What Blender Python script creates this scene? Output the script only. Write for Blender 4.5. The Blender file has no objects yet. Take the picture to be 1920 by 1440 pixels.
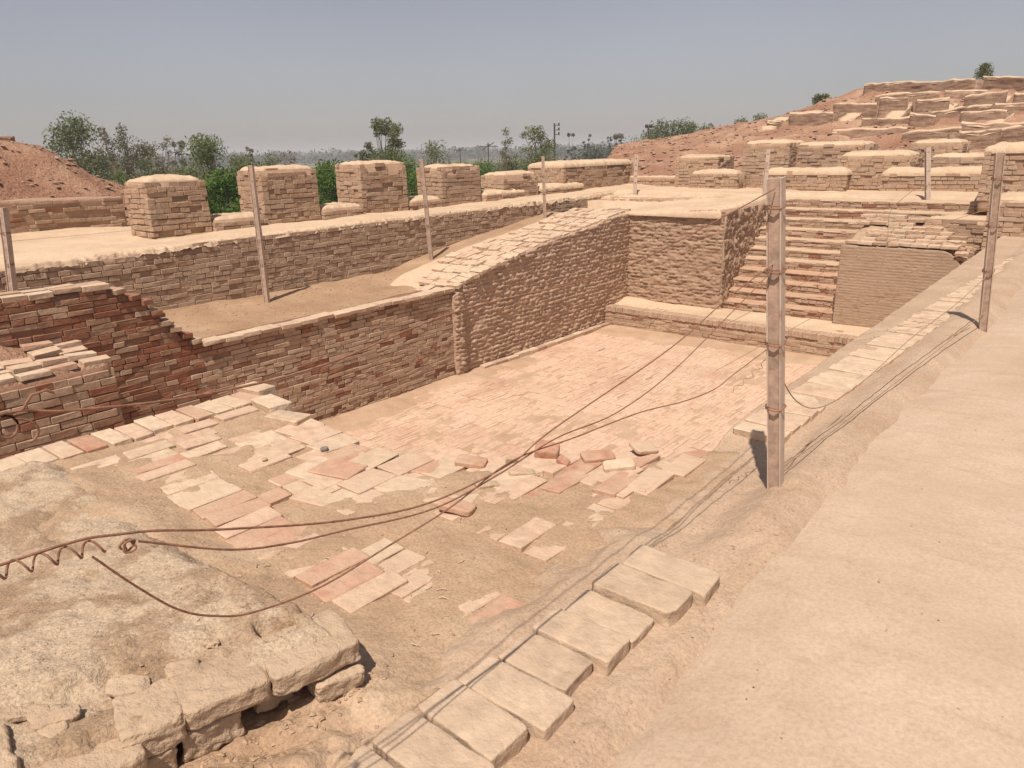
import bpy, math, random
import numpy as np
from mathutils import Vector, Matrix

rng = random.Random(7)
nrng = np.random.default_rng(7)
scene = bpy.context.scene
C = scene.collection

# ------------------------------------------------------------------ camera
cam_data = bpy.data.cameras.new("camera")
cam_data.sensor_fit = 'HORIZONTAL'
cam_data.sensor_width = 36.0
cam_data.lens = 36.0 * 1350 / 1920
cam_data.clip_start = 0.05
cam_data.clip_end = 9000
cam = bpy.data.objects.new("camera", cam_data)
C.objects.link(cam)
cam.matrix_world = Matrix(((0.76794, -0.17980, 0.61476, 0.0),
                           (0.64008, 0.25105, -0.72614, 0.0),
                           (-0.02378, 0.95113, 0.30788, 1.6),
                           (0, 0, 0, 1)))
scene.camera = cam
EYE = np.array([0, 0, 1.6])

# ------------------------------------------------------------------ sky and sun
TO_SUN = Vector((0.18, -0.51, 1.0)).normalized()
SUN_EL = math.asin(TO_SUN.z)
SUN_ROT = math.atan2(TO_SUN.x, TO_SUN.y)
world = bpy.data.worlds.new("World")
scene.world = world
world.use_nodes = True
wn = world.node_tree
wn.nodes.clear()
w_out = wn.nodes.new('ShaderNodeOutputWorld')
w_bg = wn.nodes.new('ShaderNodeBackground')
w_sky = wn.nodes.new('ShaderNodeTexSky')
w_sky.sky_type = 'NISHITA'
w_sky.sun_disc = False
w_sky.sun_elevation = SUN_EL
w_sky.sun_rotation = SUN_ROT
w_sky.altitude = 50
w_sky.air_density = 1.0
w_sky.dust_density = 1.3
w_sky.ozone_density = 1.0
w_bg.inputs['Strength'].default_value = 0.070
w_hs = wn.nodes.new('ShaderNodeHueSaturation')          # a hazy, dusty grey-blue air
w_hs.inputs['Saturation'].default_value = 0.50
w_tint = wn.nodes.new('ShaderNodeMix'); w_tint.data_type = 'RGBA'; w_tint.blend_type = 'MULTIPLY'
w_tint.inputs[0].default_value = 1.0
w_tint.inputs[7].default_value = (1.04, 0.97, 0.99, 1)
wn.links.new(w_sky.outputs[0], w_hs.inputs['Color'])
wn.links.new(w_hs.outputs[0], w_tint.inputs[6])
w_tc = wn.nodes.new('ShaderNodeTexCoord')
w_nz = wn.nodes.new('ShaderNodeTexNoise'); w_nz.inputs['Scale'].default_value = 2.2; w_nz.inputs['Detail'].default_value = 4
w_mr = wn.nodes.new('ShaderNodeMapRange'); w_mr.inputs['From Min'].default_value = 0.3; w_mr.inputs['From Max'].default_value = 0.7
w_mr.inputs['To Min'].default_value = 0.95; w_mr.inputs['To Max'].default_value = 1.05
w_hz = wn.nodes.new('ShaderNodeMix'); w_hz.data_type = 'RGBA'; w_hz.blend_type = 'MULTIPLY'; w_hz.inputs[0].default_value = 1.0
wn.links.new(w_tc.outputs['Generated'], w_nz.inputs['Vector'])
wn.links.new(w_nz.outputs['Fac'], w_mr.inputs['Value'])
wn.links.new(w_tint.outputs[2], w_hz.inputs[6]); wn.links.new(w_mr.outputs[0], w_hz.inputs[7])
wn.links.new(w_hz.outputs[2], w_bg.inputs[0])
wn.links.new(w_bg.outputs[0], w_out.inputs[0])

sun_data = bpy.data.lights.new("sun", 'SUN')
sun_data.energy = 4.5
sun_data.angle = math.radians(0.6)
sun_data.color = (1.0, 0.90, 0.80)
sun = bpy.data.objects.new("sun", sun_data)
C.objects.link(sun)
sun.location = (5, -9, 20)
sun.rotation_euler = TO_SUN.to_track_quat('Z', 'Y').to_euler()

scene.view_settings.view_transform = 'Standard'
scene.view_settings.look = 'None'
scene.view_settings.exposure = 0.26
scene.view_settings.gamma = 1.0
scene.view_settings.use_curve_mapping = False

# ------------------------------------------------------------------ noise
#TERRAIN-BEGIN
def _hash(i, j, k):
    n = (i.astype(np.int64) * 374761393 + j.astype(np.int64) * 668265263 + k.astype(np.int64) * 2147483647 + 12345) & 0xFFFFFFFF
    n = ((n ^ (n >> 13)) * 1274126177) & 0xFFFFFFFF
    n = ((n ^ (n >> 16)) * 2246822519) & 0xFFFFFFFF
    n = n ^ (n >> 15)
    return (n & 0xFFFFFF) / float(0xFFFFFF) * 2 - 1

def vnoise(x, y, z=0.0):
    x, y, z = np.broadcast_arrays(np.asarray(x, float), np.asarray(y, float), np.asarray(z, float))
    i, j, k = np.floor(x), np.floor(y), np.floor(z)
    fx, fy, fz = x - i, y - j, z - k
    fx, fy, fz = (f * f * (3 - 2 * f) for f in (fx, fy, fz))
    r = 0
    for a in (0, 1):
        for b in (0, 1):
            for c in (0, 1):
                w = (fx if a else 1 - fx) * (fy if b else 1 - fy) * (fz if c else 1 - fz)
                r = r + w * _hash(i + a, j + b, k + c)
    return r

def fbm(x, y, z=0.0, octv=4):
    x = np.asarray(x, float); y = np.asarray(y, float); z = np.asarray(z, float)
    r, a, f = 0, 0.5, 1.0
    for o in range(octv):
        r = r + a * vnoise(x * f + 17.3 * o, y * f - 9.1 * o, z * f + 4.7 * o)
        a *= 0.5; f *= 2.03
    return r

def sstep(a, b, x):
    t = np.clip((np.asarray(x, float) - a) / (b - a), 0, 1)
    return t * t * (3 - 2 * t)

HX = [-60, -40, -31, -28.3, -26.2, -24.2, -19.5, -16.3, -14.0, -12.4, -10.3, -7.3, -5.0, 10, 60]
HZ = [-5, -4.5, -1.5, 1.0, 1.75, 2.05, 2.75, 3.25, 3.8, 4.35, 4.5, 4.4, 4.2, 4.0, 4.0]
PLAIN_Z = -4.5

def site_h(x, y):
    x = np.asarray(x, float); y = np.asarray(y, float)
    z = 0.22 + 0 * x
    west = sstep(-15.6, -28, x)
    z = z - 4.6 * west
    # eroded mound beyond the wall on the left
    m = 2.15 * (1 - sstep(5.6, 9.6, y)) * sstep(-15.6, -18.6, x) * (1 - sstep(-21, -27, x))
    z = z + m + 3.5 * west * (1 - sstep(4, 9, y)) * (1 - sstep(-21, -30, x))
    # hill with the terraced ruins
    prof = np.interp(x + 0.35 * (45 - np.clip(y, 20, 45)) * 0.3, HX, HZ)
    ramp = np.clip((y - 22.8) / 22.2, 0, 1)
    ramp = np.where(ramp < 1, ramp ** 0.9, 1)
    hill = 0.3 + (prof - 0.3) * ramp
    hill = np.where(y > 58, hill - (y - 58) * 0.25, hill)
    hw = sstep(22.5, 23.5, y)
    t = hill / 0.62; b_ = np.floor(t); fr = t - b_
    bench = (b_ + sstep(0.30, 0.85, fr)) * 0.62
    k = sstep(-14.5, -11.5, x + 0.6 * vnoise(x * 0.4, y * 0.4, 8.0)) * sstep(1.0, 1.6, hill) * (1 - sstep(44.0, 46.0, y))
    hill = hill * (1 - 0.75 * k) + bench * 0.75 * k
    f_ = sstep(-0.72, -0.615, x / np.maximum(y, 5.0))
    hill = hill * f_ + np.minimum(z, hill) * (1 - f_)
    z = z * (1 - hw) + hill * hw
    rough = sstep(22.5, 26, y) * sstep(-5, 0.5, z) + sstep(0.1, 1.0, m)
    z = z + rough * (0.20 * fbm(x * 0.5, y * 0.5) + 0.16 * fbm(x * 1.7, y * 1.7, 3.0) + 0.10 * fbm(x * 4.3, y * 4.3, 5.0))
    z = z + 0.03 * fbm(x * 2, y * 2, 9.0)
    bath = sstep(-13.5, -13.1, x) * (1 - sstep(6.2, 6.8, x)) * sstep(-7.6, -7.0, y) * (1 - sstep(18.9, 19.3, y))
    z = z - 4.0 * bath
    edge = np.maximum(np.maximum(sstep(-50, -58, x), sstep(50, 58, x)), np.maximum(sstep(-24, -29, y), sstep(74, 82, y)))
    z = z * (1 - edge) + (PLAIN_Z - 0.6) * edge
    return z
#TERRAIN-END

# ------------------------------------------------------------------ materials
def _nodes(name):
    m = bpy.data.materials.new(name)
    m.use_nodes = True
    nt = m.node_tree
    b = nt.nodes['Principled BSDF']
    b.inputs['Roughness'].default_value = 0.92
    b.inputs['Specular IOR Level'].default_value = 0.15
    return m, nt, b

def _n(nt, kind, **kw):
    n = nt.nodes.new(kind)
    for k, v in kw.items():
        if k in n.inputs: n.inputs[k].default_value = v
        else: setattr(n, k, v)
    return n

def _noise(nt, pos, scale, detail=4, rough=0.6, dist=0.0):
    n = _n(nt, 'ShaderNodeTexNoise')
    n.inputs['Scale'].default_value = scale
    n.inputs['Detail'].default_value = detail
    n.inputs['Roughness'].default_value = rough
    n.inputs['Distortion'].default_value = dist
    nt.links.new(pos, n.inputs['Vector'])
    return n.outputs['Fac']

def _ramp(nt, fac, stops, interp='LINEAR'):
    r = _n(nt, 'ShaderNodeValToRGB')
    r.color_ramp.interpolation = interp
    el = r.color_ramp.elements
    while len(el) < len(stops): el.new(0.5)
    for e, (p, c) in zip(el, stops):
        e.position = p
        e.color = (c[0], c[1], c[2], 1) if not isinstance(c, float) else (c, c, c, 1)
    nt.links.new(fac, r.inputs[0])
    return r.outputs[0]

def _mix(nt, fac, a, b, mode='MIX'):
    m = _n(nt, 'ShaderNodeMix')
    m.data_type = 'RGBA'; m.blend_type = mode
    if isinstance(fac, float): m.inputs[0].default_value = fac
    else: nt.links.new(fac, m.inputs[0])
    for sock, v in ((m.inputs[6], a), (m.inputs[7], b)):
        if isinstance(v, tuple): sock.default_value = (v[0], v[1], v[2], 1)
        else: nt.links.new(v, sock)
    return m.outputs[2]

def _pos(nt):
    return _n(nt, 'ShaderNodeNewGeometry').outputs['Position']

def _rnd(nt):
    oi = _n(nt, 'ShaderNodeObjectInfo')
    at = _n(nt, 'ShaderNodeAttribute', attribute_name='rnd')
    a = _n(nt, 'ShaderNodeMath', operation='ADD')
    nt.links.new(oi.outputs['Random'], a.inputs[0]); nt.links.new(at.outputs['Fac'], a.inputs[1])
    f = _n(nt, 'ShaderNodeMath', operation='FRACT')
    nt.links.new(a.outputs[0], f.inputs[0])
    return f.outputs[0]

def _bump(nt, bsdf, fac, strength, dist, prev=None):
    b = _n(nt, 'ShaderNodeBump')
    b.inputs['Strength'].default_value = strength
    b.inputs['Distance'].default_value = dist
    nt.links.new(fac, b.inputs['Height'])
    if prev is not None: nt.links.new(prev, b.inputs['Normal'])
    nt.links.new(b.outputs[0], bsdf.inputs['Normal'])
    return b.outputs[0]

def brick_mat(name, cols, dust=(0.46, 0.34, 0.22), dust_amt=0.5, fine=70.0, bump=0.5):
    m, nt, b = _nodes(name)
    pos = _pos(nt)
    base = _ramp(nt, _rnd(nt), [((i + 0.5) / len(cols), c) for i, c in enumerate(cols)])
    var = _ramp(nt, _noise(nt, pos, 14, 5), [(0.3, 0.72), (0.7, 1.2)])
    col = _mix(nt, 1.0, base, var, 'MULTIPLY')
    d = _ramp(nt, _noise(nt, pos, 5.0, 6, 0.7), [(0.40, 0.0), (0.66, dust_amt)])
    col = _mix(nt, d, col, dust)
    d2 = _ramp(nt, _noise(nt, pos, 0.9, 3, 0.6), [(0.35, 0.0), (0.7, dust_amt * 0.9)])
    col = _mix(nt, d2, col, dust)
    nt.links.new(col, b.inputs['Base Color'])
    p = _bump(nt, b, _noise(nt, pos, fine * 0.35, 4, 0.65), bump, 0.02)
    _bump(nt, b, _noise(nt, pos, fine * 1.6, 3, 0.7), bump * 0.8, 0.006, p)
    return m

def stain(m, col, scale, amt, lo=0.5, hi=0.68):
    nt = m.node_tree; b = nt.nodes['Principled BSDF']
    src = b.inputs['Base Color'].links[0].from_socket
    f = _ramp(nt, _noise(nt, _pos(nt), scale, 6, 0.65, 0.4), [(lo, 0.0), (hi, amt)])
    nt.links.new(_mix(nt, f, src, col), b.inputs['Base Color'])

def earth_mat(name, stops, scale=1.2, fine=40.0, bump=0.5, dist=0.02, streak=None, speck=0.25):
    m, nt, b = _nodes(name)
    pos = _pos(nt)
    f = _noise(nt, pos, scale, 8, 0.62, 0.3)
    col = _ramp(nt, f, stops)
    if streak:
        mp = _n(nt, 'ShaderNodeMapping')
        mp.inputs['Rotation'].default_value = (0, 0, math.radians(streak[1]))
        mp.inputs['Scale'].default_value = streak[2]
        nt.links.new(pos, mp.inputs['Vector'])
        s = _ramp(nt, _noise(nt, mp.outputs[0], 3.0, 5, 0.6, 0.6), [(0.5, 0.0), (0.72, streak[3])])
        col = _mix(nt, s, col, streak[0])
    sp = _ramp(nt, _noise(nt, pos, fine * 2.2, 4, 0.75), [(0.28, 1 - speck), (0.6, 1.05)])
    col = _mix(nt, 1.0, col, sp, 'MULTIPLY')
    nt.links.new(col, b.inputs['Base Color'])
    p = _bump(nt, b, _noise(nt, pos, fine * 0.3, 6, 0.65), bump, dist)
    _bump(nt, b, _noise(nt, pos, fine * 2.0, 4, 0.7), bump, dist * 0.3, p)
    return m

def leaf_mat(name, dark, light, trans=0.25):
    m, nt, b = _nodes(name)
    at = _n(nt, 'ShaderNodeAttribute', attribute_name='rnd')
    col = _ramp(nt, at.outputs['Fac'], [(0.0, dark), (1.0, light)])
    nt.links.new(col, b.inputs['Base Color'])
    b.inputs['Roughness'].default_value = 0.7
    tr = _n(nt, 'ShaderNodeBsdfTranslucent')
    nt.links.new(col, tr.inputs[0])
    mx = _n(nt, 'ShaderNodeMixShader', Fac=trans)
    nt.links.new(b.outputs[0], mx.inputs[1]); nt.links.new(tr.outputs[0], mx.inputs[2])
    nt.links.new(mx.outputs[0], nt.nodes['Material Output'].inputs[0])
    return m

def plain_mat(name, col, rough=0.8, metal=0.0, var=0.3, scale=30, bump=0.0, col2=None, thr=(0.45, 0.65)):
    m, nt, b = _nodes(name)
    pos = _pos(nt)
    v = _ramp(nt, _noise(nt, pos, scale, 4), [(0.3, 1 - var), (0.7, 1 + var)])
    c = _mix(nt, 1.0, col, v, 'MULTIPLY')
    if col2:
        c = _mix(nt, _ramp(nt, _noise(nt, pos, scale * 0.5, 6, 0.7), [(thr[0], 0.0), (thr[1], 1.0)]), c, col2)
    nt.links.new(c, b.inputs['Base Color'])
    b.inputs['Roughness'].default_value = rough
    b.inputs['Metallic'].default_value = metal
    if bump: _bump(nt, b, _noise(nt, pos, scale * 4, 4), bump, 0.004)
    return m

SAND = (0.52, 0.40, 0.27)
M = {}
M['brown'] = brick_mat('brown_brick', [(0.36, 0.225, 0.15), (0.41, 0.27, 0.18), (0.44, 0.295, 0.20), (0.38, 0.24, 0.165), (0.46, 0.32, 0.22)], (0.46, 0.33, 0.225), 0.55)
M['grey'] = brick_mat('grey_brown_brick', [(0.37, 0.26, 0.18), (0.41, 0.29, 0.20), (0.44, 0.315, 0.22), (0.39, 0.27, 0.185)], (0.46, 0.335, 0.235), 0.55)
M['face'] = brick_mat('smooth_face_brick', [(0.37, 0.255, 0.175), (0.39, 0.27, 0.185), (0.36, 0.245, 0.165)], (0.41, 0.29, 0.20), 0.5, bump=0.3)
M['red'] = brick_mat('red_brick', [(0.27, 0.100, 0.055), (0.30, 0.130, 0.075), (0.24, 0.085, 0.048), (0.32, 0.165, 0.100), (0.34, 0.20, 0.125)], (0.34, 0.22, 0.145), 0.4)
M['pale'] = brick_mat('pale_brick', [(0.50, 0.36, 0.25), (0.55, 0.41, 0.29), (0.58, 0.43, 0.31), (0.49, 0.34, 0.235), (0.55, 0.38, 0.27)], (0.56, 0.43, 0.30), 0.55)
M['floorb'] = brick_mat('pool_floor_brick', [(0.56, 0.365, 0.255), (0.60, 0.40, 0.285), (0.61, 0.415, 0.295), (0.59, 0.39, 0.275), (0.54, 0.345, 0.24)], (0.61, 0.435, 0.305), 0.65)
stain(M['floorb'], (0.40, 0.225, 0.15), 0.8, 0.6)
stain(M['floorb'], (0.46, 0.335, 0.23), 1.3, 0.5, 0.52, 0.66)
M['redpave'] = brick_mat('red_paving_brick', [(0.40, 0.185, 0.118), (0.45, 0.225, 0.145), (0.37, 0.16, 0.10), (0.45, 0.255, 0.17)], (0.51, 0.365, 0.255), 0.8)
M['pinkpave'] = brick_mat('pink_paving_brick', [(0.52, 0.33, 0.225), (0.55, 0.37, 0.26), (0.51, 0.33, 0.23)], (0.53, 0.40, 0.285), 0.8)
M['stone'] = brick_mat('dusty_slab', [(0.48, 0.355, 0.25), (0.51, 0.38, 0.27), (0.46, 0.335, 0.235)], (0.49, 0.365, 0.255), 0.6, fine=50, bump=0.6)
M['tread'] = earth_mat('dusty_tread', [(0.3, (0.47, 0.335, 0.22)), (0.7, (0.54, 0.40, 0.275))], 3.0, 40, 0.6, 0.02)
M['tread_red'] = earth_mat('red_dusty_tread', [(0.3, (0.43, 0.26, 0.165)), (0.7, (0.50, 0.345, 0.23))], 3.0, 40, 0.6, 0.02)
M['crumb'] = brick_mat('crumbling_brick', [(0.42, 0.30, 0.20), (0.46, 0.335, 0.225), (0.38, 0.26, 0.17)], (0.48, 0.36, 0.25), 0.6, fine=60, bump=0.8)
M['grit'] = brick_mat('dirt_grit', [(0.36, 0.24, 0.155), (0.42, 0.29, 0.19), (0.32, 0.20, 0.13), (0.45, 0.31, 0.21)], (0.42, 0.29, 0.19), 0.3)
M['mortar'] = earth_mat('mud_mortar', [(0.3, (0.33, 0.21, 0.14)), (0.7, (0.43, 0.29, 0.195))], 3.0, 40, 0.6, 0.03)
M['mortar_red'] = earth_mat('red_mud_mortar', [(0.3, (0.25, 0.13, 0.083)), (0.7, (0.33, 0.19, 0.125))], 3.0, 40, 0.6, 0.03)
M['mud'] = earth_mat('mud_plaster', [(0.3, (0.40, 0.265, 0.178)), (0.55, (0.455, 0.31, 0.21)), (0.75, (0.49, 0.345, 0.235))], 1.6, 34, 0.8, 0.05)
M['facewall'] = earth_mat('worn_brick_face', [(0.3, (0.36, 0.245, 0.168)), (0.55, (0.40, 0.28, 0.192)), (0.75, (0.43, 0.305, 0.21))], 2.5, 40, 0.5, 0.02)
M['mudwall'] = earth_mat('pale_mud_plaster', [(0.3, (0.46, 0.31, 0.215)), (0.55, (0.52, 0.36, 0.25)), (0.75, (0.56, 0.40, 0.28))], 1.6, 34, 0.8, 0.05)
M['sand'] = earth_mat('pale_sand', [(0.3, (0.52, 0.375, 0.25)), (0.55, (0.58, 0.435, 0.295)), (0.8, (0.61, 0.47, 0.325))], 1.3, 26, 0.6, 0.025)
M['dirt'] = earth_mat('brown_dirt', [(0.32, (0.37, 0.245, 0.155)), (0.5, (0.43, 0.295, 0.19)), (0.7, (0.51, 0.375, 0.255))], 1.5, 34, 0.8, 0.02, speck=0.35)
M['silt'] = earth_mat('floor_silt', [(0.32, (0.42, 0.275, 0.175)), (0.55, (0.50, 0.345, 0.23)), (0.75, (0.55, 0.40, 0.28))], 2.0, 40, 0.8, 0.02, speck=0.3)
M['dirt_red'] = earth_mat('terrace_dirt', [(0.32, (0.32, 0.195, 0.115)), (0.55, (0.40, 0.265, 0.165)), (0.75, (0.47, 0.335, 0.22))], 1.0, 30, 0.7, 0.02, speck=0.35)
M['verge'] = earth_mat('verge_dust', [(0.3, (0.40, 0.275, 0.182)), (0.5, (0.455, 0.325, 0.225)), (0.7, (0.50, 0.37, 0.262))], 1.6, 34, 0.8, 0.02, speck=0.3)
M['block'] = earth_mat('dusty_plaster_top', [(0.38, (0.36, 0.245, 0.155)), (0.455, (0.42, 0.295, 0.195)), (0.50, (0.51, 0.385, 0.265)), (0.75, (0.56, 0.43, 0.305))], 3.0, 42, 1.0, 0.02, speck=0.5)
M['plaster'] = earth_mat('walkway_plaster', [(0.3, (0.44, 0.32, 0.225)), (0.5, (0.49, 0.365, 0.262)), (0.7, (0.53, 0.405, 0.298))], 0.9, 30, 0.35, 0.012,
                         streak=((0.38, 0.26, 0.17), 35, (1.0, 3.0, 1.0), 0.45), speck=0.2)
M['redearth'] = earth_mat('red_earth', [(0.3, (0.30, 0.15, 0.092)), (0.5, (0.40, 0.225, 0.145)), (0.66, (0.50, 0.325, 0.215)), (0.8, (0.54, 0.385, 0.265))], 0.55, 9, 0.9, 0.15, speck=0.4)
M['farwall'] = brick_mat('ruin_brick', [(0.29, 0.185, 0.128), (0.33, 0.215, 0.15), (0.265, 0.168, 0.118)], (0.40, 0.275, 0.185), 0.5, fine=12, bump=0.8)
M['plain'] = earth_mat('scrub_plain', [(0.35, (0.075, 0.095, 0.035)), (0.5, (0.12, 0.13, 0.055)), (0.62, (0.26, 0.23, 0.13)), (0.75, (0.34, 0.28, 0.18))], 0.012, 0.6, 0.3, 0.5, speck=0.3)
M['rust'] = plain_mat('rusty_wire', (0.27, 0.14, 0.09), 0.75, 0.2, 0.35, 60, 0.4)
M['wire'] = plain_mat('dusty_wire', (0.34, 0.22, 0.145), 0.8, 0.1, 0.25, 40)
M['post'] = plain_mat('dusty_post', (0.52, 0.41, 0.325), 0.75, 0.0, 0.12, 14, 0.3, (0.34, 0.20, 0.135), (0.56, 0.70))
M['postweb'] = plain_mat('rusty_post_web', (0.40, 0.285, 0.215), 0.8, 0.0, 0.3, 18, 0.4)
M['greystone'] = plain_mat('grey_stone', (0.20, 0.175, 0.15), 0.9, 0.0, 0.3, 60)
M['dark'] = plain_mat('dark_iron', (0.07, 0.06, 0.055), 0.6, 0.0, 0.2, 20)
M['bark'] = plain_mat('grey_bark', (0.16, 0.12, 0.085), 0.9, 0.0, 0.3, 8)
M['leaf_olive'] = leaf_mat('olive_leaf', (0.085, 0.105, 0.045), (0.25, 0.28, 0.125), 0.4)
M['leaf_grey'] = leaf_mat('grey_green_leaf', (0.12, 0.115, 0.065), (0.29, 0.265, 0.155), 0.35)
M['leaf_green'] = leaf_mat('green_leaf', (0.075, 0.105, 0.04), (0.22, 0.27, 0.10), 0.4)
M['leaf_bright'] = leaf_mat('bright_green_leaf', (0.045, 0.10, 0.018), (0.16, 0.27, 0.05), 0.4)
M['leaf_dry'] = leaf_mat('dry_twig', (0.13, 0.10, 0.075), (0.26, 0.20, 0.15), 0.1)
M['leaf_far'] = leaf_mat('distant_leaf', (0.06, 0.075, 0.05), (0.12, 0.135, 0.09), 0.2)

stain(M['stone'], (0.36, 0.26, 0.175), 3.2, 0.45, 0.52, 0.68)
stain(M['plaster'], (0.42, 0.305, 0.21), 0.55, 0.4, 0.50, 0.64)

def course_lines(m, dark, amt):
    nt = m.node_tree; b = nt.nodes['Principled BSDF']
    src = b.inputs['Base Color'].links[0].from_socket
    mp = _n(nt, 'ShaderNodeMapping'); mp.inputs['Scale'].default_value = (1.6, 1.6, 11.0)
    nt.links.new(_pos(nt), mp.inputs['Vector'])
    f = _ramp(nt, _noise(nt, mp.outputs[0], 1.3, 5, 0.75, 0.2), [(0.47, 0.0), (0.62, amt)])
    nt.links.new(_mix(nt, f, src, dark), b.inputs['Base Color'])
stain(M['sand'], (0.44, 0.31, 0.205), 1.1, 0.55, 0.50, 0.66)
stain(M['sand'], (0.42, 0.295, 0.195), 6.0, 0.4, 0.54, 0.70)
course_lines(M['farwall'], (0.15, 0.085, 0.055), 0.75)

# ------------------------------------------------------------------ mesh helpers
def link(o, parent=None):
    C.objects.link(o)
    if parent is not None:
        o.parent = parent
        o.location = Vector(o.location) - Vector(parent.location)
    return o

def mesh_np(name, verts, faces, mats, fmat=None, rnd=None, smooth=False):
    """faces: an (n,4)/(n,3) array, or a list of such arrays / python lists."""
    me = bpy.data.meshes.new(name)
    verts = np.asarray(verts, np.float32).reshape(-1, 3)
    groups = faces if isinstance(faces, list) else [faces]
    loops, starts, tot = [], [], 0
    for g in groups:
        g = np.asarray(g, np.int32)
        if g.ndim == 1: g = g[None, :]
        if len(g) == 0: continue
        k = g.shape[1]
        loops.append(g.ravel())
        starts.append(tot + np.arange(len(g), dtype=np.int32) * k)
        tot += g.size
    loops = np.concatenate(loops); starts = np.concatenate(starts)
    me.vertices.add(len(verts)); me.vertices.foreach_set('co', verts.ravel())
    me.loops.add(len(loops)); me.loops.foreach_set('vertex_index', loops)
    me.polygons.add(len(starts)); me.polygons.foreach_set('loop_start', starts)
    for m in (mats if isinstance(mats, (list, tuple)) else [mats]): me.materials.append(m)
    if fmat is not None: me.polygons.foreach_set('material_index', np.asarray(fmat, np.int32))
    me.update(calc_edges=True)
    me.validate()
    if rnd is not None:
        a = me.attributes.new('rnd', 'FLOAT', 'POINT'); a.data.foreach_set('value', np.asarray(rnd, np.float32))
    me.polygons.foreach_set('use_smooth', np.full(len(me.polygons), bool(smooth)))
    return me

def obj(name, me, parent=None, **props):
    o = bpy.data.objects.new(name, me)
    for k, v in props.items(): o[k] = v
    return link(o, parent)

def thing(name, loc, label, cat, group=None):
    o = bpy.data.objects.new(name, None)
    o.empty_display_size = 0.2
    o.location = loc
    o['label'] = label; o['category'] = cat; o['kind'] = 'thing'
    if group: o['group'] = group
    C.objects.link(o)
    return o

def structure(name, me):
    return obj(name, me, None, kind='structure')

def structure_root(name, loc=(0, 0, 0)):
    o = bpy.data.objects.new(name, None); o.location = loc; o['kind'] = 'structure'
    C.objects.link(o)
    return o

def grid_faces(nx, ny):
    i = np.arange(nx - 1)[:, None] * ny + np.arange(ny - 1)[None, :]
    i = i.ravel()
    return np.stack([i, i + ny, i + ny + 1, i + 1], 1)

def sheet(name, X, Y, Z, mat, skirt=None, smooth=True):
    """height field over 2-D arrays X, Y, Z; skirt = z the border walls drop to."""
    nx, ny = X.shape
    V = np.stack([X, Y, Z], -1).reshape(-1, 3)
    F = [grid_faces(nx, ny)]
    if skirt is not None:
        idx = np.arange(nx * ny).reshape(nx, ny)
        ring = np.concatenate([idx[:-1, 0], idx[-1, :-1], idx[:0:-1, -1], idx[0, :0:-1]])
        low = V[ring].copy(); low[:, 2] = skirt
        n0 = len(V); V = np.concatenate([V, low]); m = len(ring)
        a = np.arange(m); b = (a + 1) % m
        F.append(np.stack([ring[b], ring[a], n0 + a, n0 + b], 1))
    return mesh_np(name, V, F, mat, smooth=smooth)

def chamfer_box(seed, L, D, H, c, jit):
    """a worn brick: 24 vertices, 44 triangles"""
    r = random.Random(seed)
    V, key = [], {}
    for sx in (-1, 1):
        for sy in (-1, 1):
            for sz in (-1, 1):
                k = c * r.uniform(0.5, 1.9)
                cx = sx * (L / 2 + r.uniform(-jit, jit)); cy = sy * (D / 2 + r.uniform(-jit, jit)); cz = sz * (H / 2 + r.uniform(-jit, jit) * 0.6)
                for ax in range(3):
                    p = [cx, cy, cz]
                    for a in range(3):
                        if a != ax: p[a] -= (sx, sy, sz)[a] * k * (0.7 if a == 2 else 1)
                    key[(sx, sy, sz, ax)] = len(V); V.append(p)
    F4, F3 = [], []
    S = (-1, 1)
    for ax in range(3):
        o = [a for a in range(3) if a != ax]
        for s in S:
            q = []
            for (u, v) in ((-1, -1), (1, -1), (1, 1), (-1, 1)):
                t = [0, 0, 0]; t[ax] = s; t[o[0]] = u; t[o[1]] = v
                q.append(key[(t[0], t[1], t[2], ax)])
            flip = (s < 0) ^ (ax == 1)
            F4.append(q[::-1] if flip else q)
    for ax in range(3):                      # edges along axis ax
        o = [a for a in range(3) if a != ax]
        for u in S:
            for v in S:
                t1 = [0, 0, 0]; t1[o[0]] = u; t1[o[1]] = v; t2 = list(t1); t1[ax] = -1; t2[ax] = 1
                F4.append([key[(*t1, o[0])], key[(*t2, o[0])], key[(*t2, o[1])], key[(*t1, o[1])]])
    for sx in S:
        for sy in S:
            for sz in S:
                F3.append([key[(sx, sy, sz, a)] for a in range(3)])
    return np.array(V), F4, F3

def fix_normals(me):
    import bmesh
    bm = bmesh.new(); bm.from_mesh(me)
    bmesh.ops.recalc_face_normals(bm, faces=bm.faces[:])
    bm.to_mesh(me); bm.free()
    return me

NVAR = 7
DIMS = {'s': (0.28, 0.14, 0.066), 'h': (0.14, 0.14, 0.066)}
_raw = {}
for kd, (l, d, h) in DIMS.items():
    for v in range(NVAR):
        V, F4, F3 = chamfer_box(31 * v + ord(kd), l, d, h, 0.0042, 0.0060)
        # orient faces outward
        def orient(f):
            p = V[f]; nn = np.cross(p[1] - p[0], p[2] - p[0])
            return f if np.dot(nn, p.mean(0)) > 0 else f[::-1]
        _raw[(kd, v)] = (V, np.array([orient(f) for f in F4]), np.array([orient(f) for f in F3]))
_bm = {}
def brick_mesh(kd, v, mat):
    if (kd, v, mat) not in _bm:
        V, F4, F3 = _raw[(kd, v)]
        _bm[(kd, v, mat)] = mesh_np('brick', V, [F4, F3], M[mat], smooth=False)
    return _bm[(kd, v, mat)]

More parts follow.
